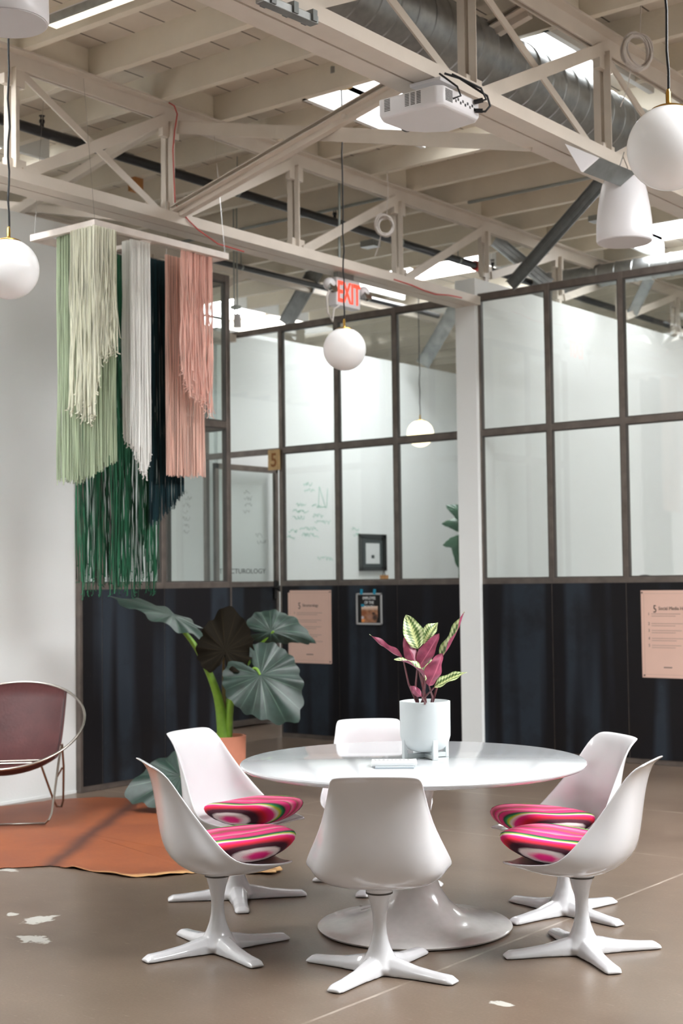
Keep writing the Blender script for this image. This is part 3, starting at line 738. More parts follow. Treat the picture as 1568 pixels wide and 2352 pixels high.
for k in range(9):
    b = MB(); b.box2((x1-.002, y0+.125+k*.021, z0+.04+.012*(k % 2)), (x1+.002, y0+.137+k*.021, z0+.053+.012*(k % 2))); b.build('port', M['black'] if k % 3 else M['vent'], pbody)
b = MB(); b.tube([(-4.11, y1-.13, 3.885), (-4.17, y1-.08, 3.885)], .036, 20); b.build('lens', M['black'], pbody, smooth=40)
b = MB(); b.box2((-4.02, 5.74, z1), (-3.84, 5.90, z1+.012)); b.tube([(-3.93, 5.82, z1), (-3.93, 5.82, 4.02)], .02, 14); b.box2((-4.02, 5.74, 4.0), (-3.84, 5.9, 4.018))
for sx, sy in ((-.06, -.05), (.06, .05), (-.06, .05), (.06, -.05)): b.bar((-3.93, 5.82, 3.97), (-3.93+sx, 5.82+sy, z1), .012, .012, up=(0, 1, 0))
b.build('ceiling_mount', M['plastic'], tp, bevel=.002)
b = MB(); b.tube([(x1, 5.94, 3.875), (x1+.04, 5.965, 3.872), (x1+.06, 5.98, 3.90), (x1+.05, 5.97, 3.95), (-3.80, 5.86, 4.03), (-3.85, 5.80, 4.05)], .006, 8)
b.tube([(x1, 5.93, 3.915), (x1+.05, 5.96, 3.93), (x1+.04, 5.93, 3.98), (-3.82, 5.82, 4.045)], .006, 8); b.tube([(x1, 5.735, 3.885), (x1+.03, 5.76, 3.90), (x1+.01, 5.76, 3.95), (-3.84, 5.74, 4.03)], .005, 8)
b.tube([(x1+.005, 5.92, 3.915), (x1+.04, 5.945, 3.925)], .012, 10); b.tube([(x1+.005, 5.93, 3.875), (x1+.035, 5.95, 3.873)], .011, 10)
b.build('power_cable', M['black'], tp, smooth=60)

# ------------------------------------------------------------------ globe pendants
def pendant(px, py, d, ztop, label, lit=False, canopy=None):
    c = atD(px, py, d); r = .145
    t = thing('globe_pendant', (c.x, c.y, ztop), label, 'pendant lamp', 'opal globe pendants')
    b = MB(); b.sphere(c, r, 40, n=28); gs = b.build('globe_shade', M['globe_lit' if lit else 'globe'], t, smooth=60)
    b = MB(); b.lathe([(.062, r*.90), (.058, r*.945), (.04, r+.0), (.014, r+.006), (.009, r+.012), (.009, r+.05), (.006, r+.055), (.006, r+.06)], c, 24); b.build('brass_cap', M['brass'], gs, smooth=40)
    b = MB(); n_ = 24; b.tube([(c.x+.004*math.sin(k*1.1)*(k % 2), c.y+.004*math.cos(k*1.7), c.z+r+.05+(ztop-c.z-r-.05)*k/n_) for k in range(n_+1)], .0052, 8); b.build('cord', M['black'], t, smooth=60)
    if canopy:
        b = MB(); b.lathe([(.078, -.05), (.082, -.04), (.082, .02), (.001, .02)], (c.x, c.y, ztop+.03), 28); b.build('brass_canopy', M['brass'], t, smooth=40)
        b = MB(); b.box((c.x, c.y, ztop+.07), (.16, .16, .045), Matrix.Rotation(R(45), 3, 'Z')); b.build('ceiling_box', M['ceil_box'], t, bevel=.003)
    return t
pendant(791, 802, 9.55, 4.93, 'unlit white opal globe pendant in the middle, brass canopy showing', canopy=True)
pendant(1537, 340, 4.83, 4.95, 'large near white opal globe pendant cut by the upper right edge', canopy=True)
pendant(20, 618, 6.77, 4.95, 'white opal globe pendant in front of the white wall at left', canopy=True)
pendant(965, 996, 15.3, 4.95, 'glowing warm globe pendant inside the office behind glass', lit=True, canopy=True)

# bell shaped pendant speakers
def speaker(px, pyb, d, label, ztop=4.1):
    c = atD(px, pyb, d); k = d/3267
    R0, Hh = .165, .40
    t = thing('pendant_speaker', (c.x, c.y, ztop), label, 'speaker', 'white bell pendant speakers')
    prof = [(.001, .012), (R0*.93, .008), (R0*.97, 0), (R0, .012), (R0*1.0, .05), (R0*.985, .12), (R0*.93, .2), (R0*.84, .29), (R0*.76, .345), (R0*.70, .368), (R0*.6, .378), (.001, .38)]
    b = MB(); b.lathe(prof[2:], c, 48); b.build('shell', M['plastic'], t, smooth=50)
    b = MB(); b.lathe([(.0005, .0), (R0*.94, .0), (R0*.94, -.004), (.0005, -.006)], c, 48); b.build('grille', M['grille'], t)
    b = MB(); b.tube([(c.x+.02, c.y, c.z+.37), (c.x+.03, c.y, c.z+.44), (c.x, c.y, c.z+.52), (c.x, c.y, ztop)], .003, 6); b.tube([(c.x-.07, c.y, c.z+.375), (c.x-.03, c.y, c.z+.44), (c.x+.01, c.y, c.z+.54)], .003, 6)
    b.tube([(c.x+.0, c.y, c.z+.37), (c.x+.0, c.y, c.z+.41)], .02, 10); b.build('hanging_cable', M['chrome'], t)
    return t
speaker(1434, 556, 8.35, 'white bell speaker hanging below the globe at the upper right', 4.03)
speaker(16, 52, 5.55, 'white bell speaker cut off by the top left corner', 4.42)

# ------------------------------------------------------------------ exit sign
ec = atX(803, 703, -6.97)
et = thing('exit_sign', (-6.97, ec.y, 4.0), 'white EXIT sign with red letters and two emergency lamp heads', 'exit sign')
y0, y1 = atX(776, 703, -6.92).y, atX(830, 703, -6.92).y; za, zb_ = 3.74, 3.97
b = MB(); b.box2((-7.02, y0, za), (-6.93, y1, zb_)); eh = b.build('housing', M['plastic'], et, bevel=.008)
b = MB(); b.box2((-7.0, y0+.05, zb_), (-6.95, y1-.06, 4.02)); b.build('mounting_box', M['ceil_box'], et)
text_part('letters', 'EXIT', .165, M['exit_red'], eh, (-6.928, (y0+y1)/2, za+.035), (0, 1, 0), (0, 0, 1), thick=.003, sx=.62, bold=.004)
for yy in (y0-.07, y1+.07):
    b = MB(); b.sphere((-6.95, yy, 3.90), .05, 20); b.build('lamp_head', M['plastic'], et, smooth=60)
    b = MB(); b.lathe([(.001, 0), (.04, 0), (.045, .03)], (-6.93, yy, 3.86), 20, Matrix.Rotation(R(70), 3, 'Y')); b.build('reflector', M['chrome'], et, smooth=60)
b = MB(); b.tube([(-6.93, y0-.09, 3.86), (-6.93, y0-.13, 3.78), (-6.93, y0-.12, 3.66), (-6.93, y0-.06, 3.60), (-6.93, y0-.04, 3.70), (-6.93, y0+.03, 3.74)], .008, 8); b.build('loose_cable', M['whitecable'], et, smooth=60)

# ------------------------------------------------------------------ number 5 sign, posters, picture
p5 = atY(627, 1056, YB-.06)
t5 = thing('number_sign', (p5.x, YB-.06, p5.z), 'small plywood sign with the brown number 5 above the doorway', 'sign')
b = MB(); b.box((p5.x, YB-.045, p5.z), (.145, .02, .205)); b.build('plate', M['ply'], t5, bevel=.002)
text_part('numeral', '5', .135, M['brown_num'], t5, (p5.x+.005, YB-.0555, p5.z-.068), (1, 0, 0), (0, 0, 1), thick=.0015, sx=.9, bold=.004)

def poster(px0, px1, py0, py1, label, title, rows, full=None, notch=True):
    pl = YB-.034
    a, c = atY(px0, (py0+py1)/2, pl), atY(px1, (py0+py1)/2, pl); xa, xc = a.x, c.x
    if full: xc = xa+full
    zt, zb = atY(px0+10, py0, pl).z, atY(px0+10, py1, pl).z
    t = thing('poster', ((xa+xc)/2, pl, zb), label, 'poster', 'pink posters on the steel panels')
    W, Hh = xc-xa, zt-zb; nn = .022
    poly = [(0, nn), (nn, nn), (nn, 0), (W-.006, 0), (W, .006), (W, Hh), (nn, Hh), (nn, Hh-nn), (0, Hh-nn)] if notch else [(0, 0), (W, 0), (W, Hh), (0, Hh)]
    b = MB(); b.prism(poly, .002, (xa, pl, zb)); b.build('sheet', M['paper'], t)
    q = pl-.002
    b = MB(); e = .026
    for u0, v0, u1, v1 in ((e, e, W-e, e), (e, Hh-e, W-e, Hh-e), (e, e, e, Hh-e), (W-e, e, W-e, Hh-e)):
        b.box2((xa+u0-.001, q, zb+v0-.001), (xa+u1+.001, q+.0005, zb+v1+.001))
    b.build('border_line', M['faint'], t)
    text_part('numeral', '5', .062, M['ink'], t, (xa+W*.27, q, zt-Hh*.255), (1, 0, 0), (0, 0, 1), thick=.0006, sx=.75)
    text_part('title', title, .028, M['ink'], t, (xa+W*.34, q, zt-Hh*.225), (1, 0, 0), (0, 0, 1), align='LEFT', thick=.0006, sx=.9)
    b = MB()
    for r_ in rows:
        z = zt-Hh*r_
        for ln, l_ in enumerate((.62, .5)):
            b.box2((xa+W*.2, q, z-ln*.018-.003), (xa+W*(.2+l_*random.uniform(.9, 1)), q+.0006, z-ln*.018+.003))
    b.build('text_line', M['faint'], t)
    for k, r_ in enumerate(rows):
        text_part('list_number', str(k+1), .024, M['ink'], t, (xa+W*.15, q, zt-Hh*r_-.012), (1, 0, 0), (0, 0, 1), thick=.0006, sx=.8)
    b = MB(); b.box2((xa+W*.42, q, zb+Hh*.115), (xa+W*.58, q+.0006, zb+Hh*.125)); b.build('footer', M['ink'], t)
    for u, v in ((.012, Hh-.018), (W-.014, Hh-.018), (W-.018, .018), (.02, .018)):
        if notch and u < .05: continue
        b = MB(); b.sphere((xa+u, q-.002, zb+v), .007, 12, n=8); b.build('pin', M['ink'], t, smooth=60)
    return t
poster(662, 761, 1356, 1522, 'pink poster titled Structurology partly behind the big plant leaf', 'Structurology', (.31, .41, .50, .61, .70))
poster(1473, 1568, 1356, 1556, 'pink poster on the right steel wall cut by the photo edge', 'Social Media Habits', (.27, .38, .46, .55, .63), full=.46, notch=False)

pl = YB-.034; xa, xc = atY(819, 1400, pl).x, atY(878, 1400, pl).x; zt, zb = atY(848, 1362, pl).z, atY(848, 1435, pl).z
lb = thing('letter_board', ((xa+xc)/2, pl, zb), 'small black employee of the month board with dog photo and blue tape', 'letter board')
W, Hh = xc-xa, zt-zb
b = MB(); b.box2((xa+.01, pl-.004, zb+.01), (xc-.01, pl, zt-.01)); felt = b.build('felt', M['letterboard'], lb)
b = MB()
for a_, c_ in (((xa, pl-.014, zb), (xc, pl, zb+.018)), ((xa, pl-.014, zt-.018), (xc, pl, zt)), ((xa, pl-.014, zb), (xa+.016, pl, zt)), ((xc-.016, pl-.014, zb), (xc, pl, zt))): b.box2(a_, c_)
b.build('frame', M['grey_frame'], lb, bevel=.002)
for k, (s, w_) in enumerate((('EMPLOYEE', 1), ('OF THE', 1), ('MONTH', 1))):
    text_part('letters', s, .028, M['whiteink'], felt, ((xa+xc)/2, pl-.005, zt-.062-k*.042), (1, 0, 0), (0, 0, 1), thick=.001, sx=.82)
b = MB(); px_, qx_, pz_, qz_ = xa+W*.20, xc-W*.17, zb+.022, zt-Hh*.41
b.add([(px_, pl-.006, pz_), (qx_-.02, pl-.006, pz_), (qx_, pl-.006, pz_+.05), (qx_, pl-.006, qz_), (px_, pl-.006, qz_-.01)], [(0, 1, 2, 3, 4)])
b.uv = {0: (0, 0), 1: (.85, 0), 2: (1, .3), 3: (1, 1), 4: (0, .95)}
b.build('dog_photo', M['dogphoto'], lb, solid=.001, tidy=False)
for u in (.23, .74):
    b = MB(); b.box((xa+W*u, pl-.016, zt+.012), (.03, .003, .05), Matrix.Rotation(R(8), 3, 'Y')); b.build('tape', M['bluetape'], lb)
b = MB(); b.box((px_+.016, pl-.008, qz_+.006), (.036, .002, .025)); b.build('tape', M['bluetape'], lb)

# framed certificate on the office wall, wood nub below, houseplant in the office
PX = -10.315
ya, yb_ = atX(823, 1270, PX).y, atX(884, 1270, PX).y; zt, zb = atX(853, 1227, PX).z, atX(853, 1311, PX).z
ct = thing('framed_certificate', (PX, (ya+yb_)/2, zb), 'black framed certificate on the office wall seen through glass', 'picture frame')
b = MB(); fw = .05
for a_, c_ in (((PX, ya, zb), (PX+.03, yb_, zb+fw)), ((PX, ya, zt-fw), (PX+.03, yb_, zt)), ((PX, ya, zb), (PX+.03, ya+fw*1.3, zt)), ((PX, yb_-fw*1.3, zb), (PX+.03, yb_, zt))): b.box2(a_, c_)
b.build('frame', M['darkframe'], ct, bevel=.004)
b = MB(); b.box2((PX+.004, ya+fw, zb+fw), (PX+.012, yb_-fw, zt-fw)); b.build('mat_board', M['lettering'], ct)
b = MB(); b.box2((PX+.012, ya+fw*2.6, zb+fw*1.7), (PX+.014, yb_-fw*2.6, zt-fw*2.2)); b.build('certificate', M['pages'], ct)
b = MB(); b.box2((PX+.014, (ya+yb_)/2-.03, zb+.15), (PX+.015, (ya+yb_)/2+.03, zb+.19)); b.build('seal', M['lettering'], ct)
b = MB(); q = atY(882, 1324, 12.0); b.box(q, (.05, .05, .035)); b.box(q+Vector((0, 0, -.85)), (.5, .5, 1.66)); 
cb = thing('cabinet', (q.x, q.y, 0), 'white cabinet in the office with a small wooden box on it', 'cabinet')
b = MB(); b.box2((q.x-.35, q.y-.2, 0), (q.x+.35, q.y+.2, 1.54)); b.build('carcass', M['pages'], cb, bevel=.004)
for s in (-1, 1):
    b = MB(); b.box2((q.x+s*.175-.165, q.y-.215, .05), (q.x+s*.175+.165, q.y-.2, 1.5)); b.build('cabinet_door', M['pages'], cb)
wb = thing('wooden_box', (q.x, q.y, 1.54), 'tiny brown wooden box below the framed certificate', 'box')
b = MB(); b.box2((q.x-.035, q.y-.03, 1.54), (q.x+.035, q.y+.03, 1.60)); b.build('box_body', M['wood'], wb, bevel=.002)
b = MB(); b.tube([(q.x-.02, q.y, 1.6), (q.x-.005, q.y, 1.66), (q.x+.01, q.y, 1.6)], .004, 6); b.build('string_handle', M['black'], wb)

# office chair glimpsed through the far right lower pane
q = atY(1480, 1325, 12.4)
oc = thing('office_chair', (q.x, q.y, 0), 'dark office chair whose top just shows at the far right pane', 'chair')
b = MB(); b.sphere((q.x, q.y, 1.39), .24, 24, n=16, sq=1.0); 
for i, v in enumerate(b.v): b.v[i] = (q.x+(v[0]-q.x)*.9, q.y+(v[1]-q.y)*.25, 1.33+(v[2]-1.39)*1.0)
b.build('backrest', mat('dark_mesh', (52, 56, 60), .6, noise=.1), oc, smooth=60)
b = MB(); b.box2((q.x-.24, q.y-.45, .46), (q.x+.24, q.y+.02, .54)); b.build('seat', M['black'], oc, bevel=.03)
b = MB(); b.tube([(q.x, q.y-.2, .08), (q.x, q.y-.2, .46)], .03); b.tube([(q.x, q.y-.1, .5), (q.x, q.y+.03, .7), (q.x, q.y+.05, 1.2)], .022)
for k in range(5): b.tube([(q.x, q.y-.2, .12), (q.x+.3*math.cos(k*1.257), q.y-.2+.3*math.sin(k*1.257), .03)], .022)
b.build('base', M['black'], oc)

# ------------------------------------------------------------------ leaves
def interp(tab, a):
    for (a0, r0), (a1, r1) in zip(tab[:-1], tab[1:]):
        if a <= a1: t = (a-a0)/(a1-a0); t = t*t*(3-2*t); return r0+(r1-r0)*t
    return tab[-1][1]
HEART = [(0, 1.0), (12, .90), (30, .76), (55, .66), (85, .62), (115, .62), (138, .62), (155, .60), (168, .42), (180, .13)]
def heart_leaf(name, p, tip, nrm, L, wid, m, parent, droop=.25, ripple=.02, cup=.0, seed=0, waves=9, near=1.0):
    p, tip, nrm = Vector(p), Vector(tip).normalized(), Vector(nrm).normalized()
    side = nrm.cross(tip).normalized(); nrm = tip.cross(side).normalized()
    nA, nR = 108, 12; b = MB(); rs = random.Random(seed); ph = rs.random()*6
    for j in range(nR+1):
        for i in range(nA):
            a = -180 + 360*i/nA; r = interp(HEART, abs(a))*L*(j/nR)*(1+.025*math.sin(waves*2*R(a)+ph)*(j/nR)**3)
            f = j/nR; x = r*math.cos(R(a)); y = r*math.sin(R(a))*wid*(near if a < 0 else 1)
            z = -droop*(r*r)/L + ripple*math.cos(18*R(a))*f*(1-f*.3)*.22 + cup*abs(y) + ripple*1.2*math.sin(waves*R(a)+ph)*f*f
            b.v.append(tuple(p + tip*x + side*y + nrm*z)); b.uv[len(b.v)-1] = (i/nA, f)
    for j in range(nR):
        for i in range(nA):
            i2 = (i+1) % nA
            b.f.append((j*nA+i, j*nA+i2, (j+1)*nA+i2, (j+1)*nA+i))
    # seam uv: last column wraps; acceptable because it lies on the notch
    o = b.build(name, m, parent, smooth=80, tidy=False)
    o.data.flip_normals()
    # make sure the upper side faces the given normal
    nn = sum((pl_.normal*pl_.area for pl_ in o.data.polygons), Vector())
    if nn.dot(nrm) < 0: o.data.flip_normals()
    return o

pb = atD(512, 1690, 10.0); base = Vector((pb.x, pb.y, 0))
tpot = thing('terracotta_planter', base, 'terracotta pot on a narrower foot behind the left chairs', 'plant pot')
b = MB(); b.lathe([(.001, .0), (.115, 0), (.12, .01), (.12, .155), (.135, .175), (.150, .2), (.156, .25), (.16, .475), (.146, .475), (.142, .43), (.001, .43)], base, 48); b.build('pot_body', M['terracotta'], tpot, smooth=35)
b = MB(); b.lathe([(.001, .437), (.143, .432)], base, 32); b.build('soil', M['soil'], tpot)
al = thing('elephant_ear_plant', base+Vector((0, 0, .43)), 'large dark elephant ear plant growing from the terracotta pot', 'plant')
NEAR = .25
def petiole(pts, r0, r1, m='petiole'):
    P3 = [Vector(q) for q in pts]; out = []
    for i in range(len(P3)-1):      # catmull-rom
        a, b_, c_, d_ = P3[max(i-1, 0)], P3[i], P3[i+1], P3[min(i+2, len(P3)-1)]
        for k in range(8):
            t = k/8; out.append(.5*((2*b_)+(c_-a)*t+(2*a-5*b_+4*c_-d_)*t*t+(3*b_-a-3*c_+d_)*t**3))
    out.append(P3[-1]); n_ = len(out)
    b = MB(); b.tube(out, [r0+(r1-r0)*(i/(n_-1))**.6 for i in range(n_)], 14); return b.build('petiole', M[m], al, smooth=60)
D0 = 10.0; root = atD(514, 1685, D0); root.z = .42
petiole([root, atD(506, 1630, D0), atD(490, 1570, D0-.02), atD(455, 1495, D0-.05), atD(420, 1448, D0-.08), atD(395, 1424, D0-.1)], .052, .009)
petiole([root+RT*.01, atD(514, 1600, D0+.02), atD(513, 1540, D0), atD(514, 1497, D0-.05)], .02, .007, 'petiole_brown')
petiole([root+RT*.02, atD(526, 1620, D0+.04), atD(548, 1560, D0+.1), atD(590, 1490, D0+.1), atD(628, 1450, D0+.05)], .045, .008)
petiole([root+RT*.03, atD(533, 1600, D0-.05), atD(560, 1560, D0-.1), atD(585, 1535, D0-.12), atD(597, 1550, D0-.15)], .03, .008)
petiole([root-RT*.02-FW*.05, atD(480, 1700, D0-.15), atD(440, 1745, D0-.3), atD(415, 1785, D0-.3)], .02, .008)
heart_leaf('leaf', atD(397, 1414, D0-.1), -RT*.95+UP*.46-FW*.12, UP+RT*.3-FW*.12, .45, 1.1, M['alocasia'], al, droop=.16, ripple=.012, seed=1)
heart_leaf('leaf', atD(517, 1494, D0-.06), UP*.75+RT*.06+FW*.35, FW*.95-UP*.4, .32, 1.0, M['alocasia_brown'], al, droop=.15, ripple=.016, seed=2)
heart_leaf('leaf', atD(622, 1452, D0+.05), RT*.85-UP*.02+FW*.1, UP*.42-FW*.9+RT*.1, .33, 1.0, M['alocasia'], al, droop=.62, ripple=.012, seed=3, near=NEAR)
heart_leaf('leaf', atD(598, 1551, D0-.15), RT*.62-UP*.68-FW*.2, -FW*.9+UP*.42+RT*.1, .40, 1.08, M['alocasia'], al, droop=.22, ripple=.013, seed=4)
heart_leaf('leaf', atD(415, 1783, D0-.3), -RT*.85-UP*.22-FW*.1, UP*.75-FW*.6, .40, 1.0, M['alocasia'], al, droop=.1, ripple=.014, seed=5)

# fiddle-leaf plant in the office
q = atY(1075, 1330, 12.6); fp = thing('fiddle_leaf_plant', (q.x, q.y, 0), 'green leafy houseplant in the office beside the white pier', 'plant')
b = MB(); b.tube([(q.x, q.y, .3), (q.x+.02, q.y, 1.2), (q.x-.02, q.y, 2.2)], [.02, .016, .01], 8); b.build('stem', M['barkstem'], fp, smooth=60)
b = MB(); b.lathe([(.001, 0), (.13, 0), (.17, .32), (.15, .32), (.001, .29)], (q.x, q.y, 0), 28); b.build('plant_pot', M['pot_white'], fp, smooth=40)
for k, (px_, py_, dx_, dz_) in enumerate(((1052, 1183, -.4, .3), (1050, 1202, -1, .1), (1050, 1242, -.7, -.05), (1052, 1290, -.5, .9), (1056, 1262, .3, -.8), (1062, 1225, .6, .5), (1058, 1300, -.2, -.8))):
    heart_leaf('leaf', atY(px_+14, py_, 12.6), RT*dx_+UP*dz_, -FW+UP*.4, .22, .62, M['leafgreen2'], fp, droop=.3, ripple=.01, seed=20+k, waves=3)

# ------------------------------------------------------------------ yarn hanging
ZF = 3.80; NX, NY = -6.64, 6.02; FX, FY = -7.22, 7.22
mh = thing('yarn_wall_hanging', ((NX+FX)/2, (NY+FY)/2, ZF), 'large fringe hanging of green, cream, white and pink yarn on a wooden frame', 'yarn hanging')
b = MB()
for a_, c_ in (((NX-.02, NY-.02, ZF-.02), (NX+.02, FY+.02, ZF+.025)), ((FX-.02, NY-.02, ZF-.02), (FX+.02, FY+.02, ZF+.025)), ((FX+.02, NY-.02, ZF-.019), (NX-.02, NY+.02, ZF+.024)), ((FX+.02, FY-.02, ZF-.019), (NX-.02, FY+.02, ZF+.024)), ((FX+.02, 6.55, ZF-.015), (NX-.02, 6.59, ZF+.015))): b.box2(a_, c_)
b.build('wood_frame', M['whitewood'], mh, bevel=.003)
b = MB()
for q in ((NX, NY), (FX, NY), (NX, FY), (FX, FY)): b.tube([(q[0], q[1], ZF+.02), (q[0]+(.1 if q[0] < -7 else -.1), q[1], ZF+.95)], .0015, 5)
b.build('hanging_wire', M['chrome'], mh)
def fringe(name, segs, m, n, rs, wob=.004, r=.0034, jit=.012, flare=0.0, ztop=ZF-.02, layers=2, curl=0):
    """segs: list of (axis, plane, [(px, py_bottom), ...]) - strands hang straight down from the bar"""
    b = MB(); g = random.Random(rs)
    tot = sum(sg[2][-1][0]-sg[2][0][0] for sg in segs)
    for axis, plane, prof in segs:
        a, c = prof[0][0], prof[-1][0]; k = max(3, int(n*(c-a)/tot))
        for ly_ in range(layers):
            for i in range(k):
                px = a + (c-a)*(i+g.uniform(.1, .9))/k
                for (p0, y0), (p1, y1) in zip(prof[:-1], prof[1:]):
                    if p0 <= px <= p1: pyb = y0 + (y1-y0)*(px-p0)/(p1-p0 if p1 != p0 else 1)
                pl_ = plane + g.uniform(-.014, .014)
                q = at(px, pyb, axis, pl_)
                zb = q.z + g.gauss(0, jit) + (abs(g.gauss(0, jit*3)) if g.random() < .12 else 0)
                px_, py_ = q.x, q.y; N = 12; ph = g.uniform(0, 6); ph2 = g.uniform(0, 6); w = wob*g.uniform(.5, 1.5); pts = []
                lean = g.gauss(0, flare); lean2 = g.gauss(0, flare)
                for s in range(N+1):
                    f = s/N; z = ztop + (zb-ztop)*f
                    dx = w*math.sin(ph+f*9)*min(1, f*3) + lean*f**3; dy = w*math.sin(ph2+f*8)*min(1, f*3) + lean2*f**3
                    pts.append((px_+dx, py_+dy, z))
                if curl:
                    for j_ in range(2): pts.append((pts[-1][0]+g.gauss(0, curl), pts[-1][1]+g.gauss(0, curl), pts[-1][2]-curl*g.uniform(.4, 1.2)))
                b.tube(pts, r*g.uniform(.8, 1.2), 4, cap=False)
    o = b.build(name, m, mh, smooth=80, tidy=False); return o
fringe('sage_fringe', [(1, NY+.02, [(132, 1103), (160, 1104), (185, 1104), (214, 1090)]), (0, NX-.02, [(214, 1090), (240, 1072), (268, 1055)])], M['sage'], 82, 1, wob=.003, r=.0038)
fringe('cream_fringe', [(1, NY-.03, [(163, 925), (165, 945), (172, 948), (180, 915), (184, 935), (200, 960), (215, 950)]), (0, NX+.03, [(215, 925), (222, 880), (229, 860), (230, 812), (268, 800)])], M['cream'], 70, 2, wob=.007, jit=.025, flare=.012, curl=.008, r=.0036)
fringe('white_fringe', [(1, 6.40, [(282, 1000), (300, 1015)]), (0, NX-.06, [(300, 1015), (318, 1060), (335, 1095), (338, 1070), (347, 1050)])], M['whiteyarn'], 52, 3, wob=.003, jit=.02, flare=.004, curl=.004, r=.0036)
fringe('emerald_fringe', [(0, FX+.03, [(177, 1338), (225, 1338)]), (0, FX+.05, [(225, 1338), (262, 1338), (360, 1336), (362, 1336)])], M['emerald'], 78, 4, wob=.012, jit=.05, flare=.012, curl=.006, r=.0036)
fringe('emerald_fringe', [(0, FX+.14, [(256, 1335), (300, 1340)]), (0, FX+.16, [(318, 1210), (352, 1330)])], M['emerald'], 34, 5, wob=.009, jit=.05, flare=.01, r=.0036)
fringe('teal_fringe', [(0, FX+.22, [(345, 1205), (362, 1192), (385, 1172), (422, 1128), (423, 1128)])], M['teal'], 62, 6, wob=.004, jit=.02, flare=.006, r=.0036)
fringe('pale_pink_fringe', [(0, FX+.38, [(382, 1092), (470, 1094)])], M['pink'], 52, 7, wob=.003, jit=.008, r=.0038)
fringe('coral_fringe', [(0, NX-.03, [(417, 850), (432, 890), (450, 905), (470, 925), (490, 948)])], M['coral'], 44, 8, wob=.006, jit=.025, flare=.01, curl=.009, r=.0036)

# ------------------------------------------------------------------ cowhide rug
edge = [(-8.06, 6.20), (-8.019, 6.375), (-7.98, 6.62), (-7.95, 6.80), (-7.86, 6.95), (-7.76, 7.08), (-7.51, 7.16), (-7.35, 7.27), (-7.12, 7.22), (-6.80, 7.0), (-6.3, 6.68), (-5.9, 6.40), (-5.494, 6.12), (-5.2, 5.98),
        (-4.99, 5.84), (-4.95, 5.74), (-5.1, 5.66), (-5.2, 5.62), (-5.3, 5.565), (-5.35, 5.49), (-5.43, 5.32), (-5.53, 5.25), (-5.7, 5.23), (-5.85, 5.23), (-6.0, 5.22), (-6.13, 5.2), (-6.2, 5.1), (-6.3, 5.0), (-6.5, 4.7), (-6.9, 4.5), (-7.3, 4.7), (-7.7, 5.1), (-7.95, 5.7)]
b = MB(); n = len(edge); cen = Vector((-6.8, 6.0)); pts = []
fine = []
for i in range(n):
    a, c = Vector(edge[i]), Vector(edge[(i+1) % n])
    for k in range(4): q = a.lerp(c, k/4); q += Vector((random.gauss(0, .006), random.gauss(0, .006))); fine.append(q)
nf = len(fine); rings = (1.0, .985, .93, .82, .6, .3)
for j, s in enumerate(rings):
    for q in fine:
        w = cen + (q-cen)*s; b.v.append((w.x, w.y, .004 + (.012*abs(math.sin(w.x*9+w.y*7)) if j < 2 and w.x > -6 else .002)))
k0 = len(b.v); b.v.append((cen.x, cen.y, .006))
for j in range(len(rings)-1):
    for i in range(nf): b.f.append((j*nf+i, j*nf+(i+1) % nf, (j+1)*nf+(i+1) % nf, (j+1)*nf+i))
for i in range(nf): b.f.append(((len(rings)-1)*nf+i, (len(rings)-1)*nf+(i+1) % nf, k0))
rug = b.build('cowhide_rug', M['hide'], smooth=60, solid=.003)
attr = rug.data.attributes.new('rim', 'FLOAT', 'POINT')
for i, v in enumerate(rug.data.vertices):
    j = i//nf; s = (1.0, .9, .5, .1, 0, 0, 0)[min(j, 6)]
    wgt = max(0, min(1, (v.co.x+6.2)/.9)); attr.data[i].value = s*(.35+.65*wgt)
tag(rug, 'brown cowhide rug with dark spine line on the concrete floor', 'rug')

# ------------------------------------------------------------------ hoop lounge chair at the left edge
hc = atD(22, 1663, 9.35); hb = Vector((hc.x, hc.y, 0))
ch = thing('hoop_chair', hb, 'round steel hoop lounge chair with oxblood leather sling on the rug', 'lounge chair')
rr = .485; fdir = (-FW*.55 + RT*.25).normalized()         # opening faces the viewer, a little right
axA = RT.copy(); axB = (FW*.62 + UP*.36).normalized()
hcc = Vector((hc.x, hc.y, hc.z))
def hoop(a, r=rr): return hcc + axA*r*math.cos(a) + axB*r*math.sin(a)
b = MB(); b.tube([hoop(2*PI*k/64) for k in range(64)], .0085, 10, closed=True); b.build('hoop', M['nickel'], ch, smooth=60)
# sling: back panel hung from the rear half, seat from the front edge, meeting low in the middle
b = MB(); nu, nv = 16, 14
low = hcc - UP*.22
def sling(u, v):
    # v 0 rear rim -> 1 front rim ; u -1..1
    aR = R(90) - u*R(40); aF = R(-90) + u*R(46)
    pR = hoop(aR); pF = hoop(aF); p = pR.lerp(pF, v)
    wdt = 1
    sag = math.sin(PI*min(1, v*1.0))**.8 * (.235 - .08*abs(u)**2)
    return p - UP*sag
for j in range(nv+1):
    for i in range(nu+1): b.v.append(tuple(sling(-1+2*i/nu, j/nv)))
for j in range(nv):
    for i in range(nu): b.f.append((j*(nu+1)+i, j*(nu+1)+i+1, (j+1)*(nu+1)+i+1, (j+1)*(nu+1)+i))
b.build('leather_sling', M['leather'], ch, smooth=70, solid=.006)
b = MB()
for s in (-1, 1): b.tube([sling(s*.95, v/20)+UP*.005 for v in range(21)], .003, 6)
b.build('stitched_seam', M['black'], ch)
b = MB()
fr_ = [atD(142, 1708, 9.2), atD(146, 1760, 9.35), atD(145, 1838, 9.75), atD(141, 1853, 9.8), atD(130, 1852, 9.7), atD(122, 1835, 9.5), atD(94, 1757, 9.3), atD(91, 1745, 9.28)]
b.tube(fr_, .0075, 10); b.build('rear_leg_rod', M['nickel'], ch, smooth=60)
g0 = atZ(104, 1891, .017); g1 = atZ(-70, 1896, .017)
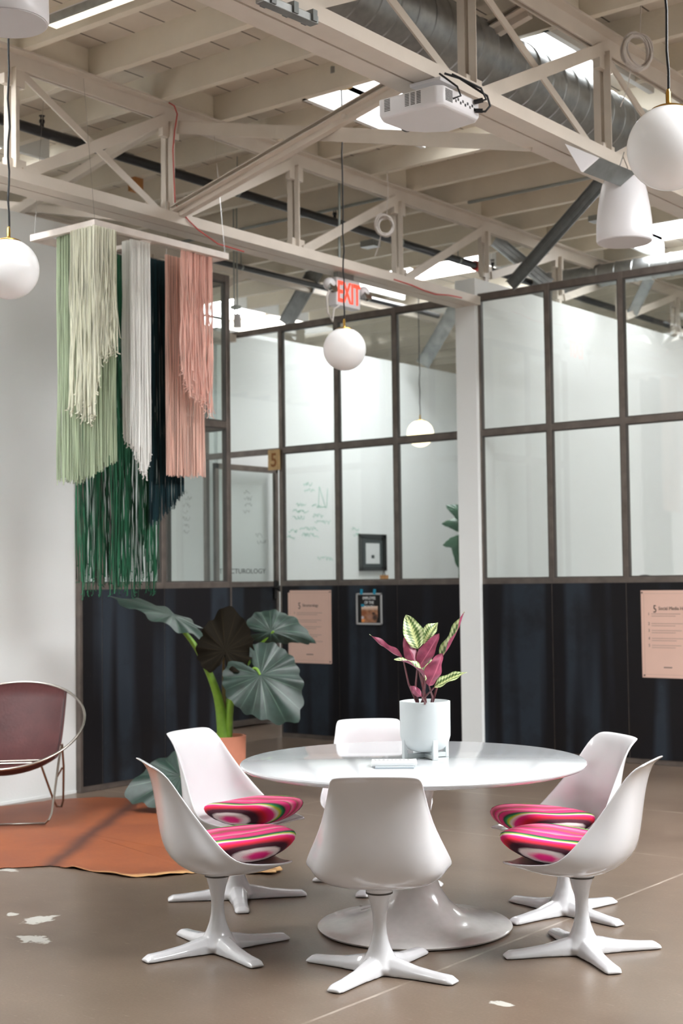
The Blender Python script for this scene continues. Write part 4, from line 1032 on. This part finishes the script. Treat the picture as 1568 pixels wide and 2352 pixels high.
b = MB(); b.tube([atD(140, 1712, 9.15), atD(128, 1800, 9.15), atD(119, 1868, 9.12), atD(113, 1882, 9.1), g0, g1, atD(-90, 1880, 9.1), atD(-110, 1760, 9.15), atD(-112, 1712, 9.15)], .0075, 10); b.build('front_leg_rod', M['nickel'], ch, smooth=60)
b = MB(); b.tube([atD(91, 1752, 9.3), atD(-80, 1757, 9.3)], .0075, 10); b.tube([atD(91, 1746, 9.3), atD(-80, 1751, 9.3)], .005, 10); b.build('seat_rail', M['nickel'], ch, smooth=60)
b = MB(); b.tube([atD(128, 1790, 9.3), atD(143, 1763, 9.3)], .006, 8); b.build('stay', M['nickel'], ch)
b = MB(); b.tube([atD(-112, 1712, 9.6), atD(-112, 1830, 9.9), atD(-100, 1850, 9.9), atD(-80, 1757, 9.35)], .0075, 10); b.build('rear_leg_rod', M['nickel'], ch, smooth=60)

# ------------------------------------------------------------------ round pedestal table
TC = Vector((-3.705, 5.235, 0)); tb = thing('pedestal_table', TC, 'round white pedestal dining table with trumpet base', 'table')
b = MB(); b.lathe([(.001, .699), (.62, .699), (.72, .706), (.758, .716), (.768, .724), (.77, .730), (.767, .736), (.760, .738), (.001, .738)], TC, 128); b.build('tabletop', M['table_white'], tb, smooth=25)
b = MB(); b.lathe([(.001, .002), (.415, .002), (.428, .006), (.432, .013), (.425, .019), (.36, .027), (.28, .043), (.21, .072), (.155, .12), (.115, .18), (.088, .26), (.075, .36), (.072, .46), (.082, .56), (.11, .64), (.16, .685), (.2, .699), (.001, .699)], TC, 96)
b.build('trumpet_base', M['base_white'], tb, smooth=40)

# ------------------------------------------------------------------ tulip-style shell chairs
def chair_base_mesh():
    me = bpy.data.meshes.new('pedestal_src'); bm = bmesh.new()
    b = MB()
    b.lathe([(.001, .012), (.080, .012), (.084, .03), (.066, .055), (.049, .085), (.036, .12), (.029, .155), (.0265, .19), (.029, .23), (.036, .265), (.045, .295), (.049, .312), (.001, .312)], (0, 0, 0), 32)
    for k in range(4):
        a = k*PI/2; d = Vector((math.cos(a), math.sin(a), 0)); s = Vector((-d.y, d.x, 0))
        secs = [(0, .05, .075, 0), (.08, .046, .062, 0), (.16, .038, .044, 0), (.25, .036, .034, 0), (.315, .037, .030, 0), (.34, .03, .014, 0)]
        vs = []
        for x, w, h, z in secs:
            vs += [d*x - s*w + UP*.002, d*x + s*w + UP*.002, d*x + s*w*.93 + UP*h*.6, d*x + s*w*.45 + UP*h, d*x - s*w*.45 + UP*h, d*x - s*w*.93 + UP*h*.6]
        fs = []
        for i in range(len(secs)-1):
            for j in range(6): fs.append((i*6+j, i*6+(j+1) % 6, (i+1)*6+(j+1) % 6, (i+1)*6+j))
        fs += [tuple(range(6))[::-1], tuple((len(secs)-1)*6+j for j in range(6))]
        b.add(vs, fs)
    me.from_pydata(b.v, [], b.f)
    bm.from_mesh(me); bmesh.ops.recalc_face_normals(bm, faces=bm.faces); bm.to_mesh(me); bm.free()
    o = bpy.data.objects.new('tmp', me); C.objects.link(o)
    md = o.modifiers.new('r', 'REMESH'); md.mode = 'VOXEL'; md.voxel_size = .0048; md.use_smooth_shade = True
    md = o.modifiers.new('s', 'SMOOTH'); md.factor = .5; md.iterations = 7
    dg = bpy.context.evaluated_depsgraph_get(); out = bpy.data.meshes.new_from_object(o.evaluated_get(dg))
    bpy.data.objects.remove(o)
    for v in out.vertices:
        if v.co.z < .001: v.co.z = .001
    for p in out.polygons: p.use_smooth = True
    out.materials.clear(); out.materials.append(M['gloss_white']); out.name = 'swivel_pedestal'
    return out
PED = chair_base_mesh()
ROWS = [  # centre (y,z) ; rim (y,z) ; half width
    ((-.322, .806), (-.314, .800), .150), ((-.298, .800), (-.286, .788), .164), ((-.274, .765), (-.245, .752), .172), ((-.258, .70), (-.205, .69), .184),
    ((-.245, .62), (-.150, .61), .204), ((-.235, .54), (-.100, .54), .230), ((-.222, .46), (-.052, .478), .258), ((-.195, .395), (-.012, .436), .276), ((-.14, .352), (.030, .412), .275),
    ((-.06, .336), (.085, .400), .262), ((.02, .332), (.135, .394), .252), ((.10, .338), (.18, .390), .240), ((.17, .354), (.225, .386), .220), ((.22, .371), (.262, .384), .196), ((.248, .380), (.28, .383), .168)]
def shell():
    b = MB(); nu = 24
    for jr, ((cy, cz), (ry, rz), w) in enumerate(ROWS):
        for i in range(nu+1):
            u = -1+2*i/nu; a = abs(u)
            x = w*math.copysign(math.sin(a*PI/2)**.92, u) if a else 0
            k = (1-math.cos(a*PI/2))**1.25
            fl = max(0, a-.85)/.15
            b.v.append((x + math.copysign(.022 if 4 < jr < 9 else .01, u)*fl*fl - math.copysign(.008, u)*a*(4 < jr < 9), cy+(ry-cy)*k, cz+(rz-cz)*k))
    n = nu+1
    for j in range(len(ROWS)-1):
        for i in range(nu): b.f.append((j*n+i, j*n+i+1, (j+1)*n+i+1, (j+1)*n+i))
    return b
def make_chair(loc, face, leg, label):
    t = thing('tulip_chair', (loc[0], loc[1], 0), label, 'chair', 'white shell chairs around the table')
    o = shell().build('seat_shell', M['gloss_white'], t, smooth=80, local=True, solid=.009, subsurf=1); o.rotation_euler = (0, 0, face-PI/2)
    p = bpy.data.objects.new('pedestal', PED); C.objects.link(p); p.parent = t; p.rotation_euler = (0, 0, leg)
    b = MB(); b.lathe([(.045, .308), (.0535, .309), (.0535, .316), (.045, .317)], (0, 0, 0), 32); b.build('swivel_ring', M['dark_joint'], t, local=True, smooth=40)
    b = MB(); b.lathe([(.053, .316), (.056, .330), (.066, .345)], (0, 0, 0), 32); b.build('shell_collar', M['gloss_white'], t, local=True, smooth=60)
    return t
chairs = [((-3.397, 4.56), 125, 5, 'nearest white shell chair seen from behind, its back to the camera'),
          ((-4.15, 4.434), 57, 71, 'white shell chair at front left of the table, striped cushion in it'),
          ((-4.745, 5.213), 5, 46, 'white shell chair at back left, in front of the terracotta pot'),
          ((-2.89, 5.275), 192, 50, 'white shell chair at front right, side on, of the right pair nearest'),
          ((-3.295, 5.846), 238, 76, 'white shell chair at back right, behind the side-on one'),
          ((-4.384, 5.871), -46, 23, 'white shell chair on the far side of the table behind the tabletop')]
first = make_chair(chairs[0][0], R(chairs[0][1]), R(chairs[0][2]), chairs[0][3])
allc = [first]
for loc, f, lg, lab in chairs[1:]:
    c = copy_tree(first); c.location = (loc[0], loc[1], 0); c['label'] = lab; allc.append(c)
    for o in c.children:
        if o.name.startswith('seat_shell'): o.rotation_euler = (0, 0, R(f)-PI/2)
        if o.name.startswith('pedestal'): o.rotation_euler = (0, 0, R(lg))
def cushion(loc, f, flip, label, dx=.0):
    n, mm = 40, 14; b = MB()
    for j in range(mm+1):
        ph = -PI/2 + PI*j/mm
        for i in range(n):
            a = 2*PI*i/n; se = lambda v, e: math.copysign(abs(v)**e, v)
            rx, ry = .228, .228
            x = rx*se(math.cos(a), .82)*abs(math.cos(ph))**.75; y = ry*se(math.sin(a), .82)*abs(math.cos(ph))**.75
            z = .056*math.sin(ph)
            rim = math.hypot(x, y)/.21
            z += .028*rim*rim - .008 + .004*math.sin(3*a+1)*rim     # follows the bowl of the seat
            b.v.append((x, y, z))
    for j in range(mm):
        for i in range(n): b.f.append((j*n+i, j*n+(i+1) % n, (j+1)*n+(i+1) % n, (j+1)*n+i))
    b.f.append(tuple(range(n))[::-1]); b.f.append(tuple(mm*n+i for i in range(n)))
    o = b.build('seat_cushion', M['serape'], smooth=80)
    d = Vector((math.cos(R(f)), math.sin(R(f)), 0))
    o.location = Vector((loc[0], loc[1], .428)) + d*.105; o.rotation_euler = (R(4), 0, R(f)-PI/2 + (PI if flip else 0))
    if flip: o.rotation_euler[0] = R(-4)
    return tag(o, label, 'cushion', 'striped woven seat cushions')
labs = {1: 'striped serape cushion on the front left chair', 2: 'striped serape cushion on the back left chair by the terracotta pot', 3: 'striped serape cushion on the front right side-on chair', 4: 'striped serape cushion on the back right chair', 5: 'striped cushion, just a red corner showing, on the far chair behind the nearest one'}
for k, fl in ((1, True), (2, True), (3, False), (4, False), (5, True)):
    cushion(chairs[k][0], chairs[k][1], fl, labs[k])

# ------------------------------------------------------------------ on the table: planter, calathea, booklets
TZ = .738
pp = atZ(978, 1742, TZ); pc_ = Vector((pp.x, pp.y, TZ)) + FW*.03
pt = thing('table_planter', pc_, 'matte white cylinder planter in a cross stand on the table', 'plant pot')
r = .114
b = MB(); b.lathe([(.001, .028), (.05, .030), (.083, .042), (.104, .066), (r, .10), (r+.001, .255), (r-.008, .257), (r-.010, .23), (.001, .22)], pc_, 56); b.build('pot_body', M['pot_white'], pt, smooth=40)
b = MB(); b.lathe([(.001, .226), (r-.011, .222)], pc_, 32); b.build('soil', M['soil'], pt)
b = MB()
ax4 = [(-FW*.93+RT*.36).normalized()]; a_ = math.atan2(ax4[0].y, ax4[0].x)
for k in range(4):
    rotm = Matrix.Rotation(a_+k*PI/2, 3, 'Z'); c_ = pc_ + rotm @ Vector((r*.90, 0, .045)); b.box(c_, (.016, .026, .09), rotm); b.box(pc_ + rotm @ Vector((r*.45, 0, .012)), (r*.9, .024, .02), rotm)
b.build('cross_stand', M['pot_white'], pt, bevel=.002)
cal = thing('prayer_plant', pc_+Vector((0, 0, .22)), 'burgundy and cream leaved prayer plant in the white table planter', 'plant')
Dp = 6.3
def blade(base_px, tip_px, width, nrm, bend=.0, fold=.25, d0=Dp, d1=Dp, mid=None):
    p0, p1 = atD(*base_px, d0), atD(*tip_px, d1); ax = (p1-p0); L = ax.length; ax.normalize(); nrm = Vector(nrm).normalized()
    side = ax.cross(nrm).normalized(); nrm = side.cross(ax).normalized(); nl, nw = 18, 10; b = MB()
    for j in range(nl+1):
        t = j/nl; w = width*(math.sin(PI*min(1, t**.8))**.75)*(1-.15*t) + .001
        for i in range(nw+1):
            u = -1+2*i/nw; x = t*L
            z = bend*math.sin(PI*t)*L + fold*abs(u)**1.4*w + .006*math.sin(t*14+u*2)*abs(u)
            b.v.append(tuple(p0 + ax*x + side*u*w*(1-.25*fold) + nrm*z)); b.uv[len(b.v)-1] = (i/nw, t)
    for j in range(nl):
        for i in range(nw): b.f.append((j*(nw+1)+i, j*(nw+1)+i+1, (j+1)*(nw+1)+i+1, (j+1)*(nw+1)+i))
    o = b.build('leaf', M['calathea'], cal, smooth=80, tidy=False)
    nn = sum((pl_.normal*pl_.area for pl_ in o.data.polygons), Vector())
    if nn.dot(nrm) < 0: o.data.flip_normals()
    return p0
cam_side = -FW
leaves = [  # base, tip, half width, upper-side normal, bend, fold
    ((925, 1512), (848, 1457), .020, UP*.8+FW*.7, -.06, .9, Dp, Dp-.05),
    ((960, 1490), (932, 1412), .052, cam_side*.9+UP*.2+RT*.1, .05, .35, Dp-.02, Dp+.02),
    ((972, 1480), (1005, 1430), .040, cam_side*.8+UP*.5-RT*.2, .1, .5, Dp+.03, Dp+.06),
    ((1008, 1520), (1066, 1405), .042, -RT*.9-FW*.25+UP*.3, -.05, .55, Dp, Dp),
    ((958, 1530), (928, 1462), .036, UP*.4+FW*.9-RT*.3, .05, .5, Dp-.05, Dp-.02),
    ((960, 1535), (1008, 1455), .042, FW*.9-RT*.3, -.04, .5, Dp-.04, Dp-.02),
    ((978, 1562), (905, 1514), .028, UP*.9-FW*.3, .12, .6, Dp-.06, Dp-.1),
    ((985, 1575), (1015, 1500), .050, FW*.8-RT*.4+UP*.2, -.05, .45, Dp-.05, Dp-.03),
    ((996, 1580), (1072, 1544), .027, UP*.7-FW*.75, .05, .5, Dp-.04, Dp-.05),
    ((968, 1600), (942, 1575), .020, FW*.8, .0, .5, Dp-.06, Dp-.08),
    ((975, 1545), (985, 1500), .030, cam_side*.4+UP*.9, .0, .4, Dp+.02, Dp+.08),
]
for k, L_ in enumerate(leaves):
    p0 = blade(L_[0], L_[1], L_[2], L_[3], L_[4], L_[5], L_[6], L_[7])
    root = pc_ + Vector((0, 0, .222)) + RT*((k % 4-1.5)*.017) + FW*((k % 3-1)*.02)
    mid = root.lerp(p0, .5) + RT*(.012*(1 if k % 2 else -1))
    b = MB(); b.tube([root, root.lerp(mid, .6), mid, mid.lerp(p0, .6), p0], [.0058, .005, .0045, .004, .003], 8); b.build('stem', M['stem_red'], cal, smooth=60)

bk = atZ(905, 1754, TZ+.01)
bt = thing('booklet', (bk.x, bk.y, TZ), 'grey booklet lying underneath the white one on the table', 'book')
rm = Matrix.Rotation(YAW-R(2), 3, 'Z')
b = MB(); b.box(Vector((bk.x, bk.y, TZ+.0045))-FW*.035, (.165, .12, .008), rm); b.build('cover', M['bookgrey'], bt, bevel=.001)
bt2 = thing('booklet', (bk.x, bk.y, TZ+.009), 'white booklet on top of the grey one beside the table planter', 'book')
c_ = Vector((bk.x, bk.y, TZ+.0155)) + FW*.0
b = MB(); b.box(c_, (.195, .14, .012), rm); b.build('cover', M['pages'], bt2, bevel=.001)
b = MB()
for r_ in range(2):
    for k in range(9):
        q = c_ + rm @ Vector((-.085+k*.018+.004*random.random(), .045-r_*.022, .0065)); b.box(q, (.011, .014, .0008), rm)
b.build('cover_text', M['grey_frame'], bt2)
